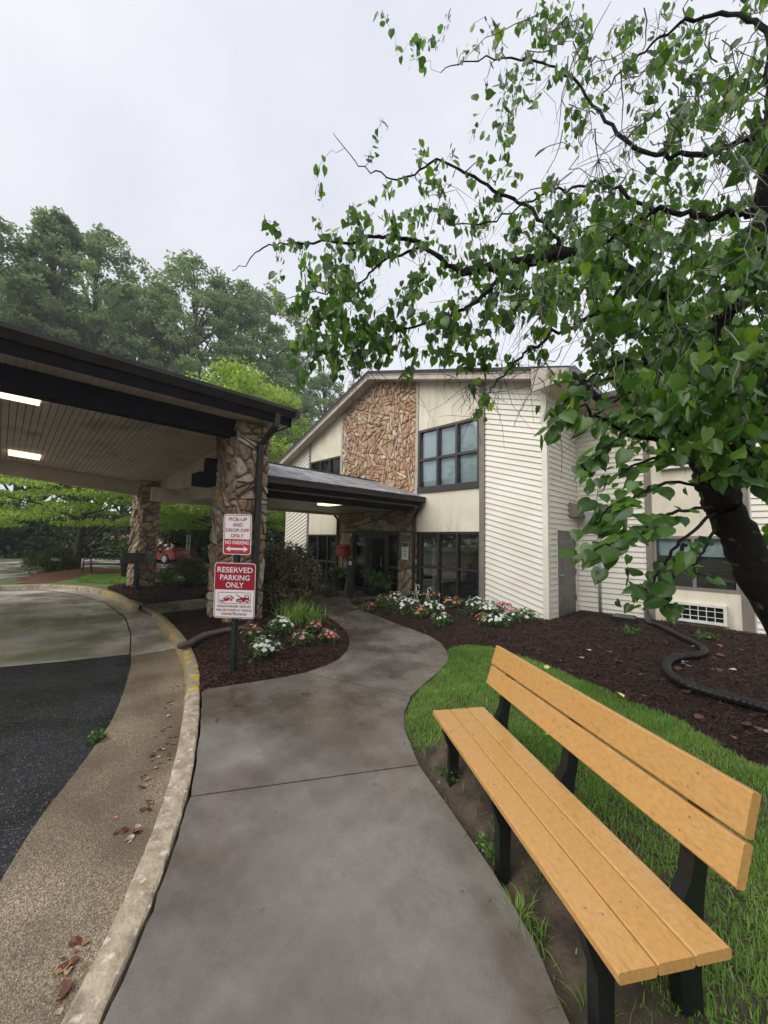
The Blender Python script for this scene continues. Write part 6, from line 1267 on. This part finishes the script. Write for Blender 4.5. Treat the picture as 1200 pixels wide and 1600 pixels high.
def heart(L):
    """heart-shaped leaf folded along the midrib, stalk end at the origin, tip along -Z"""
    out = [(0.0, .0), (.16, .11), (.33, .09), (.44, -.08), (.46, -.30), (.36, -.56), (.16, -.80), (0.0, -1.06)]
    vs = [(0, 0, 0), (0, .03, -.35), (0, .05, -.7), (0, 0.0, -1.08)]; fs = []
    base = len(vs); right = out[1:-1]
    for s in (1, -1):
        o = len(vs); vs += [(s * x, -.10 * x * 2 - .05 * abs(z), z) for x, z in right]
        seq = [(0, o, o + 1), (0, o + 1, o + 2), (0, o + 2, 1), (1, o + 2, o + 3), (1, o + 3, o + 4), (1, o + 4, 2), (2, o + 4, o + 5), (2, o + 5, 3)]
        fs += seq if s > 0 else [q[::-1] for q in seq]
    return np.array(vs) * L, np.array(fs)
HV, HFc = heart(1.0)
def leafM(kind, dv=None):
    n = rng.normal(0, 1, 3); n[2] *= .45; n -= .25 * _fw; n /= np.linalg.norm(n)
    tip = np.array([0, 0, -1.0]) + rng.normal(0, .38, 3)
    if kind == 'low': tip = dv + np.array([0, 0, -.45]) + rng.normal(0, .38, 3); n = np.array([0, 0, 1.0]) + rng.normal(0, .32, 3) - .42 * _fw - .3 * _rt
    zax = -tip / np.linalg.norm(tip); yax = n - zax * (n @ zax); yax /= np.linalg.norm(yax); xax = np.cross(yax, zax); return np.stack([xax, yax, zax], 1)
dl = [float(np.linalg.norm(q - CAM)) for q, _, _ in leaves]
infr = []
for i, (q, k, _) in enumerate(leaves):
    dd = (q - CAM) @ _cf; u = ((q - CAM) @ _R) / dd * FPX + 600; v = 800 - ((q - CAM) @ _U) / dd * FPX; infr.append(dd > 0 and -20 < u < 1220 and -20 < v < 1620)
near = set(sorted([i for i in range(len(leaves)) if infr[i]], key=lambda i: dl[i])[:300])
protoL = []
for k in range(5):
    V = HV.copy(); V[:, 1] += .12 * (k - 2) * V[:, 2] ** 2 * .5; V[:, 0] *= random.uniform(.9, 1.08)
    me = fast_mesh('leaf', V, HFc, np.full(len(V), .12 + .2 * k), smooth=True); me.materials.append(T['redbud_leaf']); protoL.append(me)
AV, AF, AT = [], [], []; off = 0
for i, (q, k, dv) in enumerate(leaves):
    M3 = leafM(k, dv); s = {'core': .080, 'mid': .080, 'up': .072, 'low': .090}[k] * random.uniform(.45, 1.25)
    if i in near:
        o = obj('leaf', random.choice(protoL if k != 'low' else protoL[:3]), None, rb_); o.matrix_world = Matrix([list(M3[r] * s) + [q[r]] for r in range(3)] + [[0, 0, 0, 1]])
    else:
        AV.append((HV * s) @ M3.T + q); AF.append(HFc + off); off += len(HV); AT.append(np.full(len(HV), np.clip(rng.normal(.42, .25), 0, 1)))
obj('leaves', fast_mesh('leaves', np.concatenate(AV), np.concatenate(AF), np.concatenate(AT), smooth=True), T['redbud_leaf'], rb_, kind='stuff')
pm = MB()
for q in pods:
    L = random.uniform(.045, .085); a = random.uniform(0, 6.28); w = .0065; d = np.array([math.cos(a), math.sin(a), 0]) * w; t = np.array([random.uniform(-.3, .3), random.uniform(-.3, .3), -1]) * L; nrm = np.cross(d, t) / np.linalg.norm(np.cross(d, t)) * .002
    pm.add([q, q + t * .3 + d, q + t, q + t * .3 - d, q + t * .4 + nrm], [(0, 1, 4), (1, 2, 4), (2, 3, 4), (3, 0, 4)])
obj('seed_pods', pm, T['pod'], rb_, kind='stuff')
for px, py in ((980, 890), (982, 903)): q = P(px, py, 1.85); obj('dead_leaf', fast_mesh('dead_leaf', (HV * [.4, 1, 1] * .045) @ leafM('mid').T + q, HFc), T['pod'], rb_)
obj('thread_twig', MB().tube([P(978, 862, 1.85), P(979, 875, 1.85), P(982, 903, 1.85)], .001, 3), T['pod'], rb_)
print('redbud leaves', len(leaves), 'pods', len(pods), 'targets', len(TG))

# wood on the side behind the viewer, mirrored in the windows
Cs = [(x + random.uniform(-3, 3), -38 + random.uniform(-5, 5), random.uniform(2, 17) * (.75 + .25 * math.sin(x * .35)), 2.6, 2.6, 1.7) for x in np.arange(-90, 40, 1.1) for _ in range(4)]
obj('treeline', leafcloud(Cs, 60, .75, .3, .3, tint=(.4, .25)), T['forest'], kind='stuff', label='wood on the far side of the drive, mirrored in the windows', cat='wood')

HAZE = 0.0014
# ------------------------------------------------------------------ rain haze over the whole place
hz = bpy.data.materials.new('haze'); hz.use_nodes = True; hn = hz.node_tree.nodes; hn.clear(); ho = hn.new('ShaderNodeOutputMaterial'); hv = hn.new('ShaderNodeVolumePrincipled')
hv.inputs['Color'].default_value = (0.9, 0.92, 0.96, 1); hv.inputs['Density'].default_value = HAZE; hz.node_tree.links.new(hv.outputs['Volume'], ho.inputs['Volume'])
obj('haze', MB().box(-131, 131, -131, 131, -1.2, 36), hz, kind='stuff')
